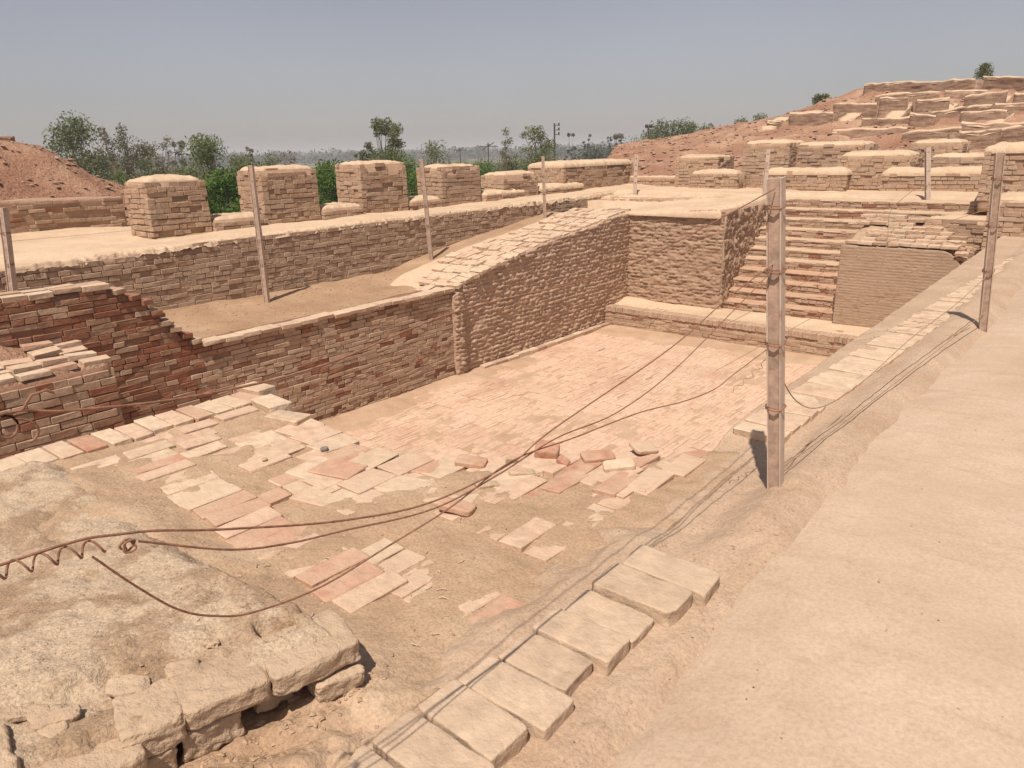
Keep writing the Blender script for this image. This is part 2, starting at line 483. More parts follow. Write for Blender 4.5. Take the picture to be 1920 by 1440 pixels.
def emit_bricks(parent, bricks, max_obj=300, min_px=10, name='brick'):
    """bricks: (x, y, z, L, D, H, rz, rx, ry, material). The largest in view become objects, the rest one joined part."""
    if not bricks: return
    sc_ = []
    for b in bricks:
        d = math.sqrt(b[0] ** 2 + b[1] ** 2 + (b[2] - 1.6) ** 2)
        sc_.append(1350 * max(b[3], b[4]) / d)
    order = sorted(range(len(bricks)), key=lambda i: -sc_[i])
    singles = [i for i in order[:max_obj] if sc_[i] >= min_px]
    rest = order[len(singles):]
    pl = Vector(parent.location)
    for i in singles:
        x, y, z, L, D, H, rz, rx, ry, mk = bricks[i]
        kd = 's' if L > 0.2 else 'h'
        o = bpy.data.objects.new(name, brick_mesh(kd, rng.randrange(NVAR), mk))
        l0, d0, h0 = DIMS[kd]
        o.location = Vector((x, y, z)) - pl
        o.rotation_euler = (rx, ry, rz)
        o.scale = (L / l0, D / d0, H / h0)
        o.parent = parent
        C.objects.link(o)
    if rest:
        mats = sorted({bricks[i][9] for i in rest})
        Vs, F4s, F3s, m4, m3, rd = [], [], [], [], [], []
        off = 0
        for i in rest:
            x, y, z, L, D, H, rz, rx, ry, mk = bricks[i]
            kd = 's' if L > 0.2 else 'h'
            V, F4, F3 = _raw[(kd, rng.randrange(NVAR))]
            l0, d0, h0 = DIMS[kd]
            R = np.array(Matrix.Rotation(rz, 3, 'Z') @ Matrix.Rotation(ry, 3, 'Y') @ Matrix.Rotation(rx, 3, 'X'))
            W = (V * (L / l0, D / d0, H / h0)) @ R.T + (x, y, z)
            Vs.append(W); F4s.append(F4 + off); F3s.append(F3 + off)
            m4 += [mats.index(mk)] * len(F4); m3 += [mats.index(mk)] * len(F3)
            rd += [rng.random()] * len(V); off += len(V)
        me = mesh_np('brickwork', np.concatenate(Vs), [np.concatenate(F4s), np.concatenate(F3s)], [M[k] for k in mats], m4 + m3, rd)
        obj('brickwork', me, parent, kind='stuff')

def pick(ws):
    t = rng.random() * sum(w for _, w in ws)
    for k, w in ws:
        t -= w
        if t <= 0: return k
    return ws[-1][0]

def _f(v):
    return v if callable(v) else (lambda s, v=v: v + 0 * np.asarray(s, float))

def courses(P0, u, n, L, zb, zt, mats, h=0.075, skip=0.02, prot=(-0.004, 0.009), wob=0.018, D=0.12, erode=None, stagger=True, hfrac=0.5, z0=None, hj=0.14, rot=0.014, tight=False):
    """bricks laid in courses on a vertical face; u along, n outward"""
    zb, zt = _f(zb), _f(zt)
    u = np.array(u, float); n = np.array(n, float); P0 = np.array(P0, float)
    ss = np.linspace(0, L, 60)
    zlo, zhi = float(np.min(zb(ss))), float(np.max(zt(ss)))
    if z0 is not None: zlo = z0
    rz = math.atan2(u[1], u[0])
    out = []
    ci = 0
    z = zlo + h / 2
    seedc = rng.random() * 100
    while z < zhi + 0.01:
        s = -rng.random() * 0.25
        header = rng.random() < hfrac
        while s < L:
            hd = header if rng.random() < 0.82 else not header
            ln = (0.14 if hd else 0.28) * rng.uniform(0.9, 1.1)
            a, b_ = max(s, 0), min(s + ln, L)
            s += ln + (0.001 if tight else rng.uniform(0.005, 0.012))
            if b_ - a < 0.05: continue
            mid = (a + b_) / 2
            zz = z + wob * float(vnoise(mid * 0.7 + seedc, ci * 0.25)) + rng.uniform(-0.003, 0.003)
            if zz + h * 0.45 > float(zt(mid)) + 0.012 or zz - h * 0.5 < float(zb(mid)) - 0.035: continue
            er = erode(mid, zz) if erode else 0.0
            if rng.random() < skip + er * 0.25: continue
            p = rng.uniform(*prot) - er * rng.uniform(0.0, 0.03)
            c = P0 + u * mid + n * (p - D / 2)
            mk = mats(mid, zz) if callable(mats) else pick(mats)
            out.append((c[0], c[1], zz, b_ - a, D, h * (0.985 if tight else 0.935) * rng.uniform(1 - hj, 1 + hj * 0.4), rz + rng.uniform(-rot, rot), rng.uniform(-rot, rot), rng.uniform(-rot, rot), mk))
        z += h; ci += 1
    return out

def relief(name, P0, u, n, L, zb, zt, thick, mat, disp=None, ds=0.12, dz=0.12, cap=0.0, parent=None, inset=0.0, smooth=True, capdx=0.15):
    """solid wall body: displaced front face, rough top, back and ends"""
    zb, zt = _f(zb), _f(zt)
    u = np.array(u, float); n = np.array(n, float); P0 = np.array(P0, float)
    ns = max(2, int(round(L / ds)) + 1)
    s = np.linspace(0, L, ns)
    B, T = zb(s), zt(s)
    nz = max(2, int(round(float(np.max(T - B)) / dz)) + 1)
    v = np.linspace(0, 1, nz)
    Sg = np.repeat(s[:, None], nz, 1)
    Zg = B[:, None] + (T - B)[:, None] * v[None, :]
    Dg = -inset + (disp(Sg, Zg) if disp else 0 * Sg)
    nt_ = max(2, int(round(thick / capdx)) + 1)
    tw = np.linspace(0, 1, nt_)[1:]
    Sc = np.repeat(s[:, None], len(tw), 1)
    Wc = np.repeat(tw[None, :], ns, 0)
    Dc = Dg[:, -1:] * (1 - Wc) + (-thick) * Wc
    Zc = np.repeat(T[:, None], len(tw), 1) + cap * fbm(Sc * 3 + P0[0], Dc * 3 + P0[1], 2.0)
    S = np.concatenate([Sg, Sc, s[:, None]], 1); Dd = np.concatenate([Dg, Dc, np.full((ns, 1), -thick)], 1); Z = np.concatenate([Zg, Zc, B[:, None]], 1)
    k = S.shape[1]
    V = P0[None, None, :] + S[..., None] * u + Dd[..., None] * n
    V[..., 2] = Z
    V = V.reshape(-1, 3)
    F = grid_faces(ns, k)
    # end caps
    e0 = list(range(0, k)); e1 = list(range((ns - 1) * k, ns * k))
    bot = np.stack([np.arange(ns - 1) * k + k - 1, np.arange(1, ns) * k + k - 1, np.arange(1, ns) * k, np.arange(ns - 1) * k], 1)
    right = np.cross(u, n)[2] < 0
    me = mesh_np(name, V, [F, bot, np.array(e0[::-1]), np.array(e1)], mat, smooth=smooth)
    return obj(name, fix_normals(me), parent)

def sand_cap(name, x0, x1, y0, y1, z, h, parent, mat='sand', over=0.03, drop=0.05, amp=0.02, res=0.05, seed=0.0, slope=None):
    over = (over * 0.4 if max(x1 - x0, y1 - y0) > 1.9 else -0.045); res = res * 0.8; h = h * 0.85
    nx = max(4, int((x1 - x0 + 2 * over) / res)); ny = max(4, int((y1 - y0 + 2 * over) / res))
    a = np.linspace(0, 1, nx); b = np.linspace(0, 1, ny)
    A, B = np.meshgrid(a, b, indexing='ij')
    X = x0 - over + A * (x1 - x0 + 2 * over); Y = y0 - over + B * (y1 - y0 + 2 * over)
    w = 0.02 + 0.02 * fbm(X * 4, Y * 4, seed)
    d = np.minimum(np.minimum(X - x0 + over, x1 + over - X), np.minimum(Y - y0 + over, y1 + over - Y))
    d = d + 0.035 * fbm(X * 7, Y * 7, seed + 21)
    e = np.clip(d / max(0.06, min(0.30, 0.42 * min(x1 - x0, y1 - y0))), 0, 1)
    Z = z - drop * (1 - np.clip(d / 0.05, 0, 1)) + h * (1 - (1 - e) ** 2) * (0.9 + 0.5 * fbm(X * 2.5, Y * 2.5, seed + 31)) + amp * fbm(X * 5, Y * 5, seed + 3) + amp * 1.1 * fbm(X * 15, Y * 15, seed + 5) * (1.3 - e) + 0.012 * fbm(X * 34, Y * 34, seed + 6)
    if slope is not None: Z = Z + slope(X, Y)
    jx = 0.03 * fbm(X * 6, Y * 6, seed + 8) * (1 - e); jy = 0.03 * fbm(X * 6, Y * 6, seed + 11) * (1 - e)
    me = sheet(name, X + jx, Y + jy, Z, M[mat], skirt=z - drop - 0.06)
    return obj(name, me, parent)

def rock_mesh(name, L, D, H, mat, seed, nsub=7, rough=0.08, sq=5.0, chip=0.0, fine=0.0):
    """an eroded block: rounded box with chipped, noisy faces"""
    lin = np.linspace(-1, 1, nsub); lin = np.sign(lin) * np.abs(lin) ** 0.55
    Vs, Fs, off = [], [], 0
    for ax in range(3):
        for s in (-1, 1):
            U, W = np.meshgrid(lin, lin, indexing='ij')
            P = np.zeros(U.shape + (3,)); o = [a for a in range(3) if a != ax]
            P[..., ax] = s; P[..., o[0]] = U; P[..., o[1]] = W
            V = P.reshape(-1, 3)
            f = grid_faces(nsub, nsub)
            if (s < 0) ^ (ax == 1): f = f[:, ::-1]
            Vs.append(V); Fs.append(f + off); off += len(V)
    V = np.concatenate(Vs); F = np.concatenate(Fs)
    # superellipsoid rounding
    r = (np.abs(V) ** sq).sum(1) ** (1 / sq)
    V = V / r[:, None]
    W = V * (L / 2, D / 2, H / 2)
    nr = W / np.maximum(np.linalg.norm(W, axis=1)[:, None], 1e-6)
    k = 1 / max(L, D)
    dn = fbm(W[:, 0] * k * 3 + seed * 7.7, W[:, 1] * k * 3 + seed, W[:, 2] * k * 3, 4)
    dn = dn - chip * np.clip(vnoise(W[:, 0] * k * 4 + seed * 3.1, W[:, 1] * k * 4, W[:, 2] * k * 4 + seed) - 0.25, 0, 1)
    if fine: dn = dn + fine / rough * fbm(W[:, 0] * 55 + seed, W[:, 1] * 55, W[:, 2] * 55, 3)
    W = W + nr * (dn * rough * min(L, D, H))[:, None]
    me = mesh_np(name, W, F, M[mat], smooth=True)
    import bmesh
    bm = bmesh.new(); bm.from_mesh(me)
    bmesh.ops.remove_doubles(bm, verts=bm.verts[:], dist=1e-4)
    bmesh.ops.recalc_face_normals(bm, faces=bm.faces[:])
    bm.to_mesh(me); bm.free()
    me.polygons.foreach_set('use_smooth', np.ones(len(me.polygons), bool))
    return me

def catmull(P, n=8):
    P = np.array(P, float)
    Q = np.concatenate([[2 * P[0] - P[1]], P, [2 * P[-1] - P[-2]]])
    out = []
    for i in range(1, len(Q) - 2):
        for t in np.linspace(0, 1, n, endpoint=False):
            a, b, c, d = Q[i - 1], Q[i], Q[i + 1], Q[i + 2]
            out.append(0.5 * ((2 * b) + (-a + c) * t + (2 * a - 5 * b + 4 * c - d) * t * t + (-a + 3 * b - 3 * c + d) * t ** 3))
    out.append(P[-1])
    return np.array(out)

def tube_np(P, r, sides=6):
    P = np.asarray(P, float); n = len(P)
    r = np.full(n, r) if np.isscalar(r) else np.asarray(r)
    T = np.gradient(P, axis=0); T /= np.maximum(np.linalg.norm(T, axis=1)[:, None], 1e-9)
    ref = np.array([0, 0, 1.0]) if abs(T[0][2]) < 0.9 else np.array([1.0, 0, 0])
    N = np.zeros_like(P); a = np.cross(T[0], ref); N[0] = a / np.linalg.norm(a)
    for i in range(1, n):
        v = N[i - 1] - T[i] * np.dot(N[i - 1], T[i]); l = np.linalg.norm(v)
        N[i] = v / l if l > 1e-6 else N[i - 1]
    Bn = np.cross(T, N)
    th = np.linspace(0, 2 * np.pi, sides, endpoint=False)
    V = P[:, None, :] + r[:, None, None] * (np.cos(th)[None, :, None] * N[:, None, :] + np.sin(th)[None, :, None] * Bn[:, None, :])
    i = np.arange(n - 1)[:, None] * sides; j = np.arange(sides)[None, :]; jn = (j + 1) % sides
    F = np.stack([i + j, i + jn, i + sides + jn, i + sides + j], -1).reshape(-1, 4)
    return V.reshape(-1, 3), F

def merge(parts):
    Vs, Fs, off = [], [], 0
    for V, F in parts:
        Vs.append(V); Fs.append(np.asarray(F) + off); off += len(V)
    return np.concatenate(Vs), np.concatenate(Fs)

# ================================================================== SETTING
# plain to the horizon, rings of growing size
rad = np.concatenate([np.linspace(0, 120, 13), np.geomspace(150, 6000, 22)])
ang = np.linspace(0, 2 * np.pi, 97)
Rg, Ag = np.meshgrid(rad, ang, indexing='ij')
PX, PY = -20 + Rg * np.cos(Ag), 20 + Rg * np.sin(Ag)
structure('plain', sheet('plain', PX, PY, PLAIN_Z + 0.35 * fbm(PX * 0.02, PY * 0.02) + 0 * PX, M['plain']))

gx = np.concatenate([np.linspace(-60, -32, 57), np.linspace(-31.7, 8, 180), np.linspace(8.6, 60, 70)])
gy = np.concatenate([np.linspace(-30, -2, 40), np.linspace(-1.7, 50, 220), np.linspace(50.6, 84, 50)])
GX, GY = np.meshgrid(gx, gy, indexing='ij')
structure('site_mound', sheet('site_mound', GX, GY, site_h(GX, GY), M['redearth']))

# pool floor: bricks on edge in rows across the pool
PZ = -2.40
fx = np.linspace(-9.3, -1.3, 170); fy = np.linspace(1.5, 15.4, 220)
FX, FY = np.meshgrid(fx, fy, indexing='ij')
silt = 0.06 * (1 - sstep(-9.05, -8.55, FX + 0.5 * fbm(FX * 1.5, FY * 1.5) + 0.2 * fbm(FX * 6, FY * 6))) * (1 - sstep(9.2, 11.5, FY) * 0.75)
silt = np.maximum(silt, 0.05 * sstep(13.3, 14.2, FY + 0.3 * fbm(FX, FY)))
FZ = PZ - 0.006 + silt + 0.007 * fbm(FX * 2.0, FY * 2.0) + 0.006 * fbm(FX * 7, FY * 7)
floor = structure('pool_floor', sheet('pool_floor', FX, FY, FZ, M['silt']))
fl = []
row = 0
y = 2.4
while y < 14.2:
    x = -9.05 + rng.random() * 0.05
    while x < -1.45:
        w = 0.072 * rng.uniform(0.92, 1.08)
        lev = 0.006 * float(vnoise(x * 1.5, y * 1.5)) + rng.uniform(-0.0035, 0.0035)
        if rng.random() < 0.02: lev -= 0.02
        lev += 0.010 * float(vnoise(x * 0.6, y * 0.6, 5))
        fl.append((x + w / 2, y + 0.14 + rng.uniform(-0.006, 0.006), PZ - 0.03 + lev, w * 0.99, 0.284, 0.066, rng.uniform(-0.012, 0.012), rng.uniform(-0.01, 0.01), rng.uniform(-0.02, 0.02), 'floorb'))
        x += w + 0.0012
    y += 0.287; row += 1
# header-shaped meshes stretched to thin bricks: their length runs along y
emit_bricks(floor, fl, 300, 10, 'floor_brick')

# dirt strip on top of the left pool wall
def terrace_z(x, y):
    x = np.asarray(x, float); y = np.asarray(y, float)
    rampz = np.interp(y, RY, RZ) - 0.12
    t = sstep(8.2, 9.6, y + 0.5 * (x + 10.2))
    base = -0.80 + 0.10 * sstep(-10.6, -11.5, x) + 0.05 * fbm(x * 1.5, y * 1.5)
    return base * (1 - t) + rampz * t + 0.02 * fbm(x * 5, y * 5, 2.0)
RY = [8.6, 9.3, 10.0, 10.8, 12.0, 13.4, 14.5, 15.2, 17.0, 18.6]
RZ = [-0.78, -0.66, -0.50, -0.36, -0.18, -0.02, 0.13, 0.20, 0.26, 0.30]
tx = np.linspace(-11.75, -9.14, 60); ty = np.linspace(-4, 15.3, 260)
TX, TY = np.meshgrid(tx, ty, indexing='ij')
structure('terrace_strip', sheet('terrace_strip', TX, TY, np.minimum(terrace_z(TX, TY), 9), M['dirt_red'], skirt=-2.6))

# upper terrace behind its brick wall
ux = np.linspace(-15.6, -11.62, 70); uy = np.linspace(-6, 23.5, 330)
UX, UY = np.meshgrid(ux, uy, indexing='ij')
def upper_z(x, y):
    return np.interp(y, [-1, 3, 6, 9, 12, 18.5, 21], [0.235, 0.27, 0.315, 0.345, 0.365, 0.405, 0.42]) + 0.025 + 0.05 * fbm(x * 0.8, y * 0.8, 1.0) + 0.02 * fbm(x * 4, y * 4) - 0.03 * sstep(-12.3, -11.7, x) + 0.12 * sstep(-14.2, -15.2, x) * (1 - sstep(5, 7, y)) + 0.05 * sstep(16, 20, y)
structure('upper_terrace', sheet('upper_terrace', UX, UY, upper_z(UX, UY), M['sand'], skirt=-1.5))
fx2 = np.linspace(-11.7, 7, 190); fy2 = np.linspace(18.55, 23.5, 60)
X2, Y2 = np.meshgrid(fx2, fy2, indexing='ij')
structure('far_terrace', sheet('far_terrace', X2, Y2, 0.43 + 0.04 * fbm(X2 * 0.9, Y2 * 0.9, 4.0) + 0.02 * fbm(X2 * 4, Y2 * 4) - 0.07 * (1 - sstep(18.55, 18.8, Y2)), M['sand'], skirt=-0.5))
# ground between the stairs and the far terrace
for xa, xb, ya, zz in ((-11.7, -6.85, 17.0, 0.24), (-6.85, -2.9, 18.22, 0.31), (-2.9, 4.0, 17.0, 0.12)):
    X3, Y3 = np.meshgrid(np.linspace(xa, xb, 60), np.linspace(ya, 18.6, 18), indexing='ij')
    structure('stair_landing', sheet('stair_landing', X3, Y3, zz + 0.03 * fbm(X3 * 1.5, Y3 * 1.5) + 0.015 * fbm(X3 * 6, Y3 * 6), M['sand'], skirt=-2.4))

# paved platform at the near end of the pool
EX = [-5.0, -4.9, -4.35, -4.1, -3.15, -2.75, -2.45, -2.2, -1.87, -1.66, -1.5]
EYs = [2.80, 2.78, 2.66, 2.60, 2.50, 2.66, 2.92, 3.20, 3.50, 3.78, 3.95]
def edge_y(x): return np.interp(x, EX, EYs)
def platform_z(x, y):
    x = np.asarray(x, float); y = np.asarray(y, float)
    z = -0.100 + 0.030 * fbm(x * 1.6, y * 1.6, 6.0) + 0.018 * fbm(x * 5, y * 5, 7.0) + 0.010 * fbm(x * 14, y * 14, 8.0)
    z = z + 0.05 * (1 - sstep(1.15, 1.45, y)) * sstep(-4.4, -4.1, x)          # soil banked against the block
    lump = sstep(1.45, 0.95, y) * sstep(-1.85, -1.65, x)                       # crumbled soil by the block's side
    z = z + lump * (0.03 + 0.05 * fbm(x * 8, y * 8, 91.0) + 0.045 * fbm(x * 21, y * 21, 92.0))
    z = z - 0.03 * sstep(-0.25, 0.0, y - edge_y(x))
    return z
px_ = np.linspace(-4.93, -1.38, 310); pv = np.linspace(0, 1, 260)
A, B = np.meshgrid(px_, pv, indexing='ij')
YY = -1.2 + B * (edge_y(A) - 0.03 + 0.03 * fbm(A * 6, 0 * A) + 1.2)
platform = structure('paved_platform', sheet('paved_platform', A, YY, platform_z(A, YY), M['dirt'], skirt=-2.6))

# soil beside the parapet and the plastered walkway
vx_ = np.linspace(-1.64, -0.55, 150); vy_ = np.concatenate([np.linspace(-1.5, 4, 330), np.linspace(4.04, 16, 200)])
VX, VY = np.meshgrid(vx_, vy_, indexing='ij')
def verge_z(x, y):
    z = -0.085 + 0.014 * fbm(x * 2.5, y * 2.5, 11.0) + 0.012 * fbm(x * 7, y * 7, 12.0) + 0.007 * fbm(x * 19, y * 19, 13.0)
    z = z + 0.060 * sstep(3.7, 4.3, y) * sstep(-1.02, -1.3, x + 0.04 * fbm(x * 3, y * 3, 14.0)) - 0.055 * sstep(-1.46, -1.64, x + 0.10 * fbm(x * 2.5, y * 2.5, 15.0) + 0.05 * fbm(x * 9, y * 9, 16.0)) * (1 - sstep(3.6, 3.9, y))
    lump = sstep(1.45, 0.95, y) * (1 - sstep(-1.5, -1.40, x))
    z = z + lump * (0.03 + 0.05 * fbm(x * 8, y * 8, 91.0) + 0.045 * fbm(x * 21, y * 21, 92.0)) - 0.01
    z = z + 0.095 * sstep(-1.26, -1.05, x) * sstep(2.45, 3.0, y) + 0.018 * sstep(-1.30, -1.10, x) * (1 - sstep(2.45, 3.0, y)) - 0.10 * sstep(-0.98, -0.70, x + 0.14 * sstep(2.6, 1.2, y) * 0 + 0.06 * fbm(y * 2.2, x, 95.0))
    z = z + 0.040 * (1 - sstep(-1.36, -1.28, x)) * sstep(0.6, 0.9, y) * (1 - sstep(2.5, 2.8, y))
    return z
verge = structure('verge', sheet('verge', VX, VY, verge_z(VX, VY), M['verge'], skirt=-2.6))
WY = [-4, 0.5, 1.3, 1.66, 2.37, 2.71, 3.3, 4.0, 4.7, 6.0, 7.6, 9.5, 13, 18]
WX = [-0.60, -0.70, -0.80, -0.83, -0.86, -0.97, -1.03, -1.05, -1.0, -0.93, -0.83, -0.8, -0.8, -0.8]
wa = np.concatenate([np.linspace(0, 0.6, 60), np.linspace(0.64, 7.5, 110)]); wy = np.concatenate([np.linspace(-4, 6, 230), np.linspace(6.1, 18, 100)])
WA, WYg = np.meshgrid(wa, wy, indexing='ij')
WXg = np.interp(WYg, WY, WX) - 0.10 + WA + 0.07 * fbm(WYg * 1.8, WA * 0.3, 21.0) * (1 - sstep(0, 0.6, WA))
WZ = -0.118 + 0.135 * (1 - np.exp(-WA / 0.26)) + 0.022 * fbm(WXg * 1.2, WYg * 1.2, 22.0) + 0.010 * fbm(WXg * 5, WYg * 5, 23.0) + 0.006 * fbm(WXg * 16, WYg * 16, 24.0)
structure('walkway', sheet('walkway', WXg, WYg, WZ, M['plaster'], skirt=-0.8))

# ================================================================== WALLS OF THE BATH
# --- left pool wall with its stepped broken end
def pw_top(s):
    y = np.asarray(s, float) + 0.2
    z = np.full_like(y, -0.745) + 0.012 * vnoise(y * 1.7, 0.3)
    for (ya, yb, zz) in ((-9, 3.42, 0.20), (3.42, 3.58, 0.13), (3.58, 3.72, 0.03), (3.72, 3.84, -0.05), (3.84, 3.95, -0.20), (3.95, 4.06, -0.35), (4.06, 4.16, -0.45), (4.16, 4.26, -0.56), (4.26, 4.38, -0.66)):
        z = np.where((y >= ya) & (y < yb), zz, z)
    return z
wall = thing('brick_wall', (-9.1, 5, PZ), 'long left pool wall of thin brown and red bricks below the dirt terrace', 'wall', 'walls of the bath')
def pw_mat(s, z):
    y = s + 0.2
    r = 0.9 * float(sstep(4.9, 3.6, y)) + 0.55 * float(sstep(-1.3, -0.75, z)) * float(1 - sstep(5.8, 7.3, y)) + 0.25 * float(vnoise(y * 0.8, z * 2.5, 4))
    if rng.random() < r: return 'red' if rng.random() < 0.8 else 'brown'
    return pick([('brown', 5), ('grey', 3), ('red', 0.5)])
def pw_er(s, z):
    y = s + 0.2
    return float(np.clip(0.75 * vnoise(y * 1.1, z * 3, 9) + 0.55 * sstep(-2.0, -2.35, z) + 0.25 * sstep(-1.4, -1.0, z) - 0.1, 0, 1))
emit_bricks(wall, courses((-9.1, 0.2, 0), (0, 1, 0), (1, 0, 0), 9.02, PZ, pw_top, pw_mat, skip=0.03, prot=(-0.006, 0.010), erode=lambda s, z: 0.6 * pw_er(s, z), hfrac=0.35, D=0.13, h=0.068, hj=0.09, wob=0.012, rot=0.008), 300)
relief('wall_body', (-9.1, 0.2, 0), (0, 1, 0), (1, 0, 0), 9.02, PZ - 0.1, lambda s: pw_top(s) - 0.03, 0.5, M['mortar_red'], lambda s, z: 0.02 * fbm(s * 5, z * 9), 0.06, 0.08, 0.02, wall, inset=0.020)
# coping of pale bricks on the top edge
cop = []
yy = 4.42
while yy < 9.1:
    ln = rng.uniform(0.24, 0.31)
    cop.append((-9.17 + rng.uniform(-0.02, 0.03), yy + ln / 2, -0.745 + rng.uniform(-0.008, 0.012), ln, 0.24, 0.06, math.pi / 2 + rng.uniform(-0.05, 0.05), rng.uniform(-0.03, 0.03), rng.uniform(-0.03, 0.03), 'pale'))
    yy += ln + 0.012
yy = 0.25
while yy < 3.35:
    ln = rng.uniform(0.24, 0.31)
    for xr in (-9.17, -9.33):
        cop.append((xr + rng.uniform(-0.02, 0.02), yy + ln / 2, 0.205 + rng.uniform(-0.012, 0.012), ln, 0.15, 0.062, math.pi / 2 + rng.uniform(-0.06, 0.06), rng.uniform(-0.03, 0.03), rng.uniform(-0.03, 0.03), pick([('pale', 2), ('brown', 2)])))
    yy += ln + 0.012
for (ya, zz) in ((3.5, 0.135), (3.66, 0.035), (3.79, -0.045), (3.90, -0.195), (4.01, -0.345), (4.12, -0.445), (4.22, -0.555), (4.33, -0.655)):
    cop.append((-9.18, ya, zz - 0.02, 0.25, 0.14, 0.062, rng.uniform(-0.3, 0.3), rng.uniform(-0.08, 0.08), 0, pick([('brown', 2), ('red', 2)])))
emit_bricks(wall, cop, 300, 10, 'coping_brick')

# --- projecting buttress at the frame's left edge
but = thing('brick_buttress', (-8.5, 1.8, PZ), 'projecting buttress of larger red-brown bricks with a broken pale top at left edge', 'buttress')
BZ = -0.47
bmk = [('brown', 3), ('red', 3.2), ('grey', 2)]
br = courses((-8.1, -0.6, 0), (0, 1, 0), (1, 0, 0), 3.53, PZ, BZ, bmk, h=0.085, prot=(-0.006, 0.01), hfrac=0.4)
br += courses((-9.05, 2.93, 0), (1, 0, 0), (0, 1, 0), 0.93, PZ, BZ, bmk, h=0.085, hfrac=0.4)
emit_bricks(but, br, 300)
relief('buttress_body', (-8.1, -0.6, 0), (0, 1, 0), (1, 0, 0), 3.5, PZ - 0.1, BZ - 0.02, 0.95, M['mortar_red'], lambda s, z: 0.012 * fbm(s * 5, z * 9), 0.1, 0.1, 0.02, but, inset=0.018)
bt = []
for iy in range(11):
    for ix in range(4):
        cx, cy = -8.22 - ix * 0.235, 2.78 - iy * 0.285
        if ix == 3 and rng.random() < 0.4: continue
        bt.append((cx + rng.uniform(-0.03, 0.03), cy + rng.uniform(-0.03, 0.03), BZ + 0.012 + rng.uniform(-0.01, 0.03) + 0.05 * ix * (0.4 + rng.random() * 0.6), 0.28, 0.16, 0.06, math.pi / 2 + rng.uniform(-0.12, 0.12), rng.uniform(-0.1, 0.1), rng.uniform(-0.06, 0.06), pick([('pale', 5), ('pinkpave', 3), ('redpave', 1)])))
emit_bricks(but, bt, 300, 10, 'top_brick')
bxg, byg = np.meshgrid(np.linspace(-9.1, -8.15, 40), np.linspace(-0.6, 2.9, 90), indexing='ij')
obj('soil', sheet('soil', bxg, byg, BZ + 0.01 + 0.30 * sstep(-8.55, -9.05, bxg) * (1 - sstep(1.7, 2.9, byg)) + 0.03 * fbm(bxg * 5, byg * 5), M['redearth'], skirt=BZ - 0.2), but)

# --- mud plastered wall beyond it, with ramp on top
def mud_top(s):
    return np.interp(np.asarray(s, float) + 9.3, RY, RZ) - 0.05 + 0.02 * vnoise(np.asarray(s, float) * 4, 1.0)
mudwall = thing('mud_plastered_wall', (-9.1, 12.2, PZ), 'tall wall covered in lumpy brown mud plaster under the sloping brick path', 'wall', 'walls of the bath')
def mud_disp(s, z):
    zz = z + 0.02 * fbm(s * 3, z * 3)
    c = 0.5 + 0.5 * np.cos(2 * np.pi * zz / 0.082)
    lump = fbm(s * 6, z * 12, 1.0) * 0.026 + fbm(s * 15, z * 34, 2.0) * 0.034
    return lump + 0.020 * c ** 0.7 + 0.03 * fbm(s * 1.3, z * 1.3, 4.0) - 0.012
relief('plaster', (-9.085, 9.42, 0), (0, 1, 0), (1, 0, 0), 5.9, PZ - 0.1, lambda s: mud_top(s + 0.12), 0.6, M['mudwall'], mud_disp, 0.024, 0.024, 0.01, mudwall)
pillar = thing('wall_pillar', (-9.08, 9.25, PZ), 'narrow rough mud covered pillar at the joint of brick wall and plastered wall', 'pillar')
relief('plaster', (-9.03, 9.12, 0), (0, 1, 0), (1, 0, 0), 0.27, PZ - 0.1, lambda s: -0.80 - 0.06 * np.abs(np.asarray(s, float) - 0.13) / 0.13, 0.4, M['mudwall'], lambda s, z: mud_disp(s * 1.3 + 3, z) * 1.3 + 0.03 * (1 - (np.abs(s - 0.135) / 0.135) ** 2), 0.025, 0.025, 0.01, pillar)
kerb = thing('brick_kerb', (-8.98, 12, PZ), 'low kerb of single bricks along the foot of the mud plastered wall', 'kerb')
kb = []
yy = 9.75
while yy < 14.1:
    ln = rng.uniform(0.26, 0.42)
    kb.append((-8.99 + rng.uniform(-0.01, 0.01), yy + ln / 2, PZ + 0.035 + rng.uniform(-0.005, 0.01), ln, 0.13, 0.10, math.pi / 2 + rng.uniform(-0.03, 0.03), rng.uniform(-0.04, 0.04), 0, 'brown' if rng.random() < 0.5 else 'pale'))
    yy += ln + 0.008
emit_bricks(kerb, kb, 300)

# --- sloping brick path on top of the mud wall
ramp = structure_root('sloping_path', (-10, 11, 0))
rb = []
y = 8.95
while y < 15.4:
    wpath = float(np.interp(y, [8.9, 9.6, 11, 13, 15.4], [0.9, 1.25, 1.5, 1.45, 1.5]))
    x = -9.13 + rng.uniform(-0.025, 0.015)
    slope = (np.interp(y + 0.2, RY, RZ) - np.interp(y - 0.2, RY, RZ)) / 0.4
    lengthwise = rng.random() < 0.35
    step = 0.29 if lengthwise else 0.145
    while x > -9.06 - wpath:
        ln = 0.14 if lengthwise else 0.28
        if rng.random() > 0.06 + 0.25 * (x < -9.06 - wpath + 0.3):
            z = float(np.interp(y, RY, RZ)) - 0.035 + 0.03 * float(fbm(x * 1.4, y * 1.4, 3)) + rng.uniform(-0.012, 0.012)
            rb.append((x - ln / 2 + rng.uniform(-0.012, 0.012), y + rng.uniform(-0.015, 0.015), z, 0.275 * rng.uniform(0.85, 1.03), 0.14, 0.066, (math.pi / 2 if lengthwise else 0) + rng.uniform(-0.16, 0.16), (0 if lengthwise else slope) + rng.uniform(-0.06, 0.06), (-slope if lengthwise else 0) + rng.uniform(-0.06, 0.06), 'pale' if rng.random() < 0.85 else 'pinkpave'))
        x -= ln + 0.012
    y += step + 0.01
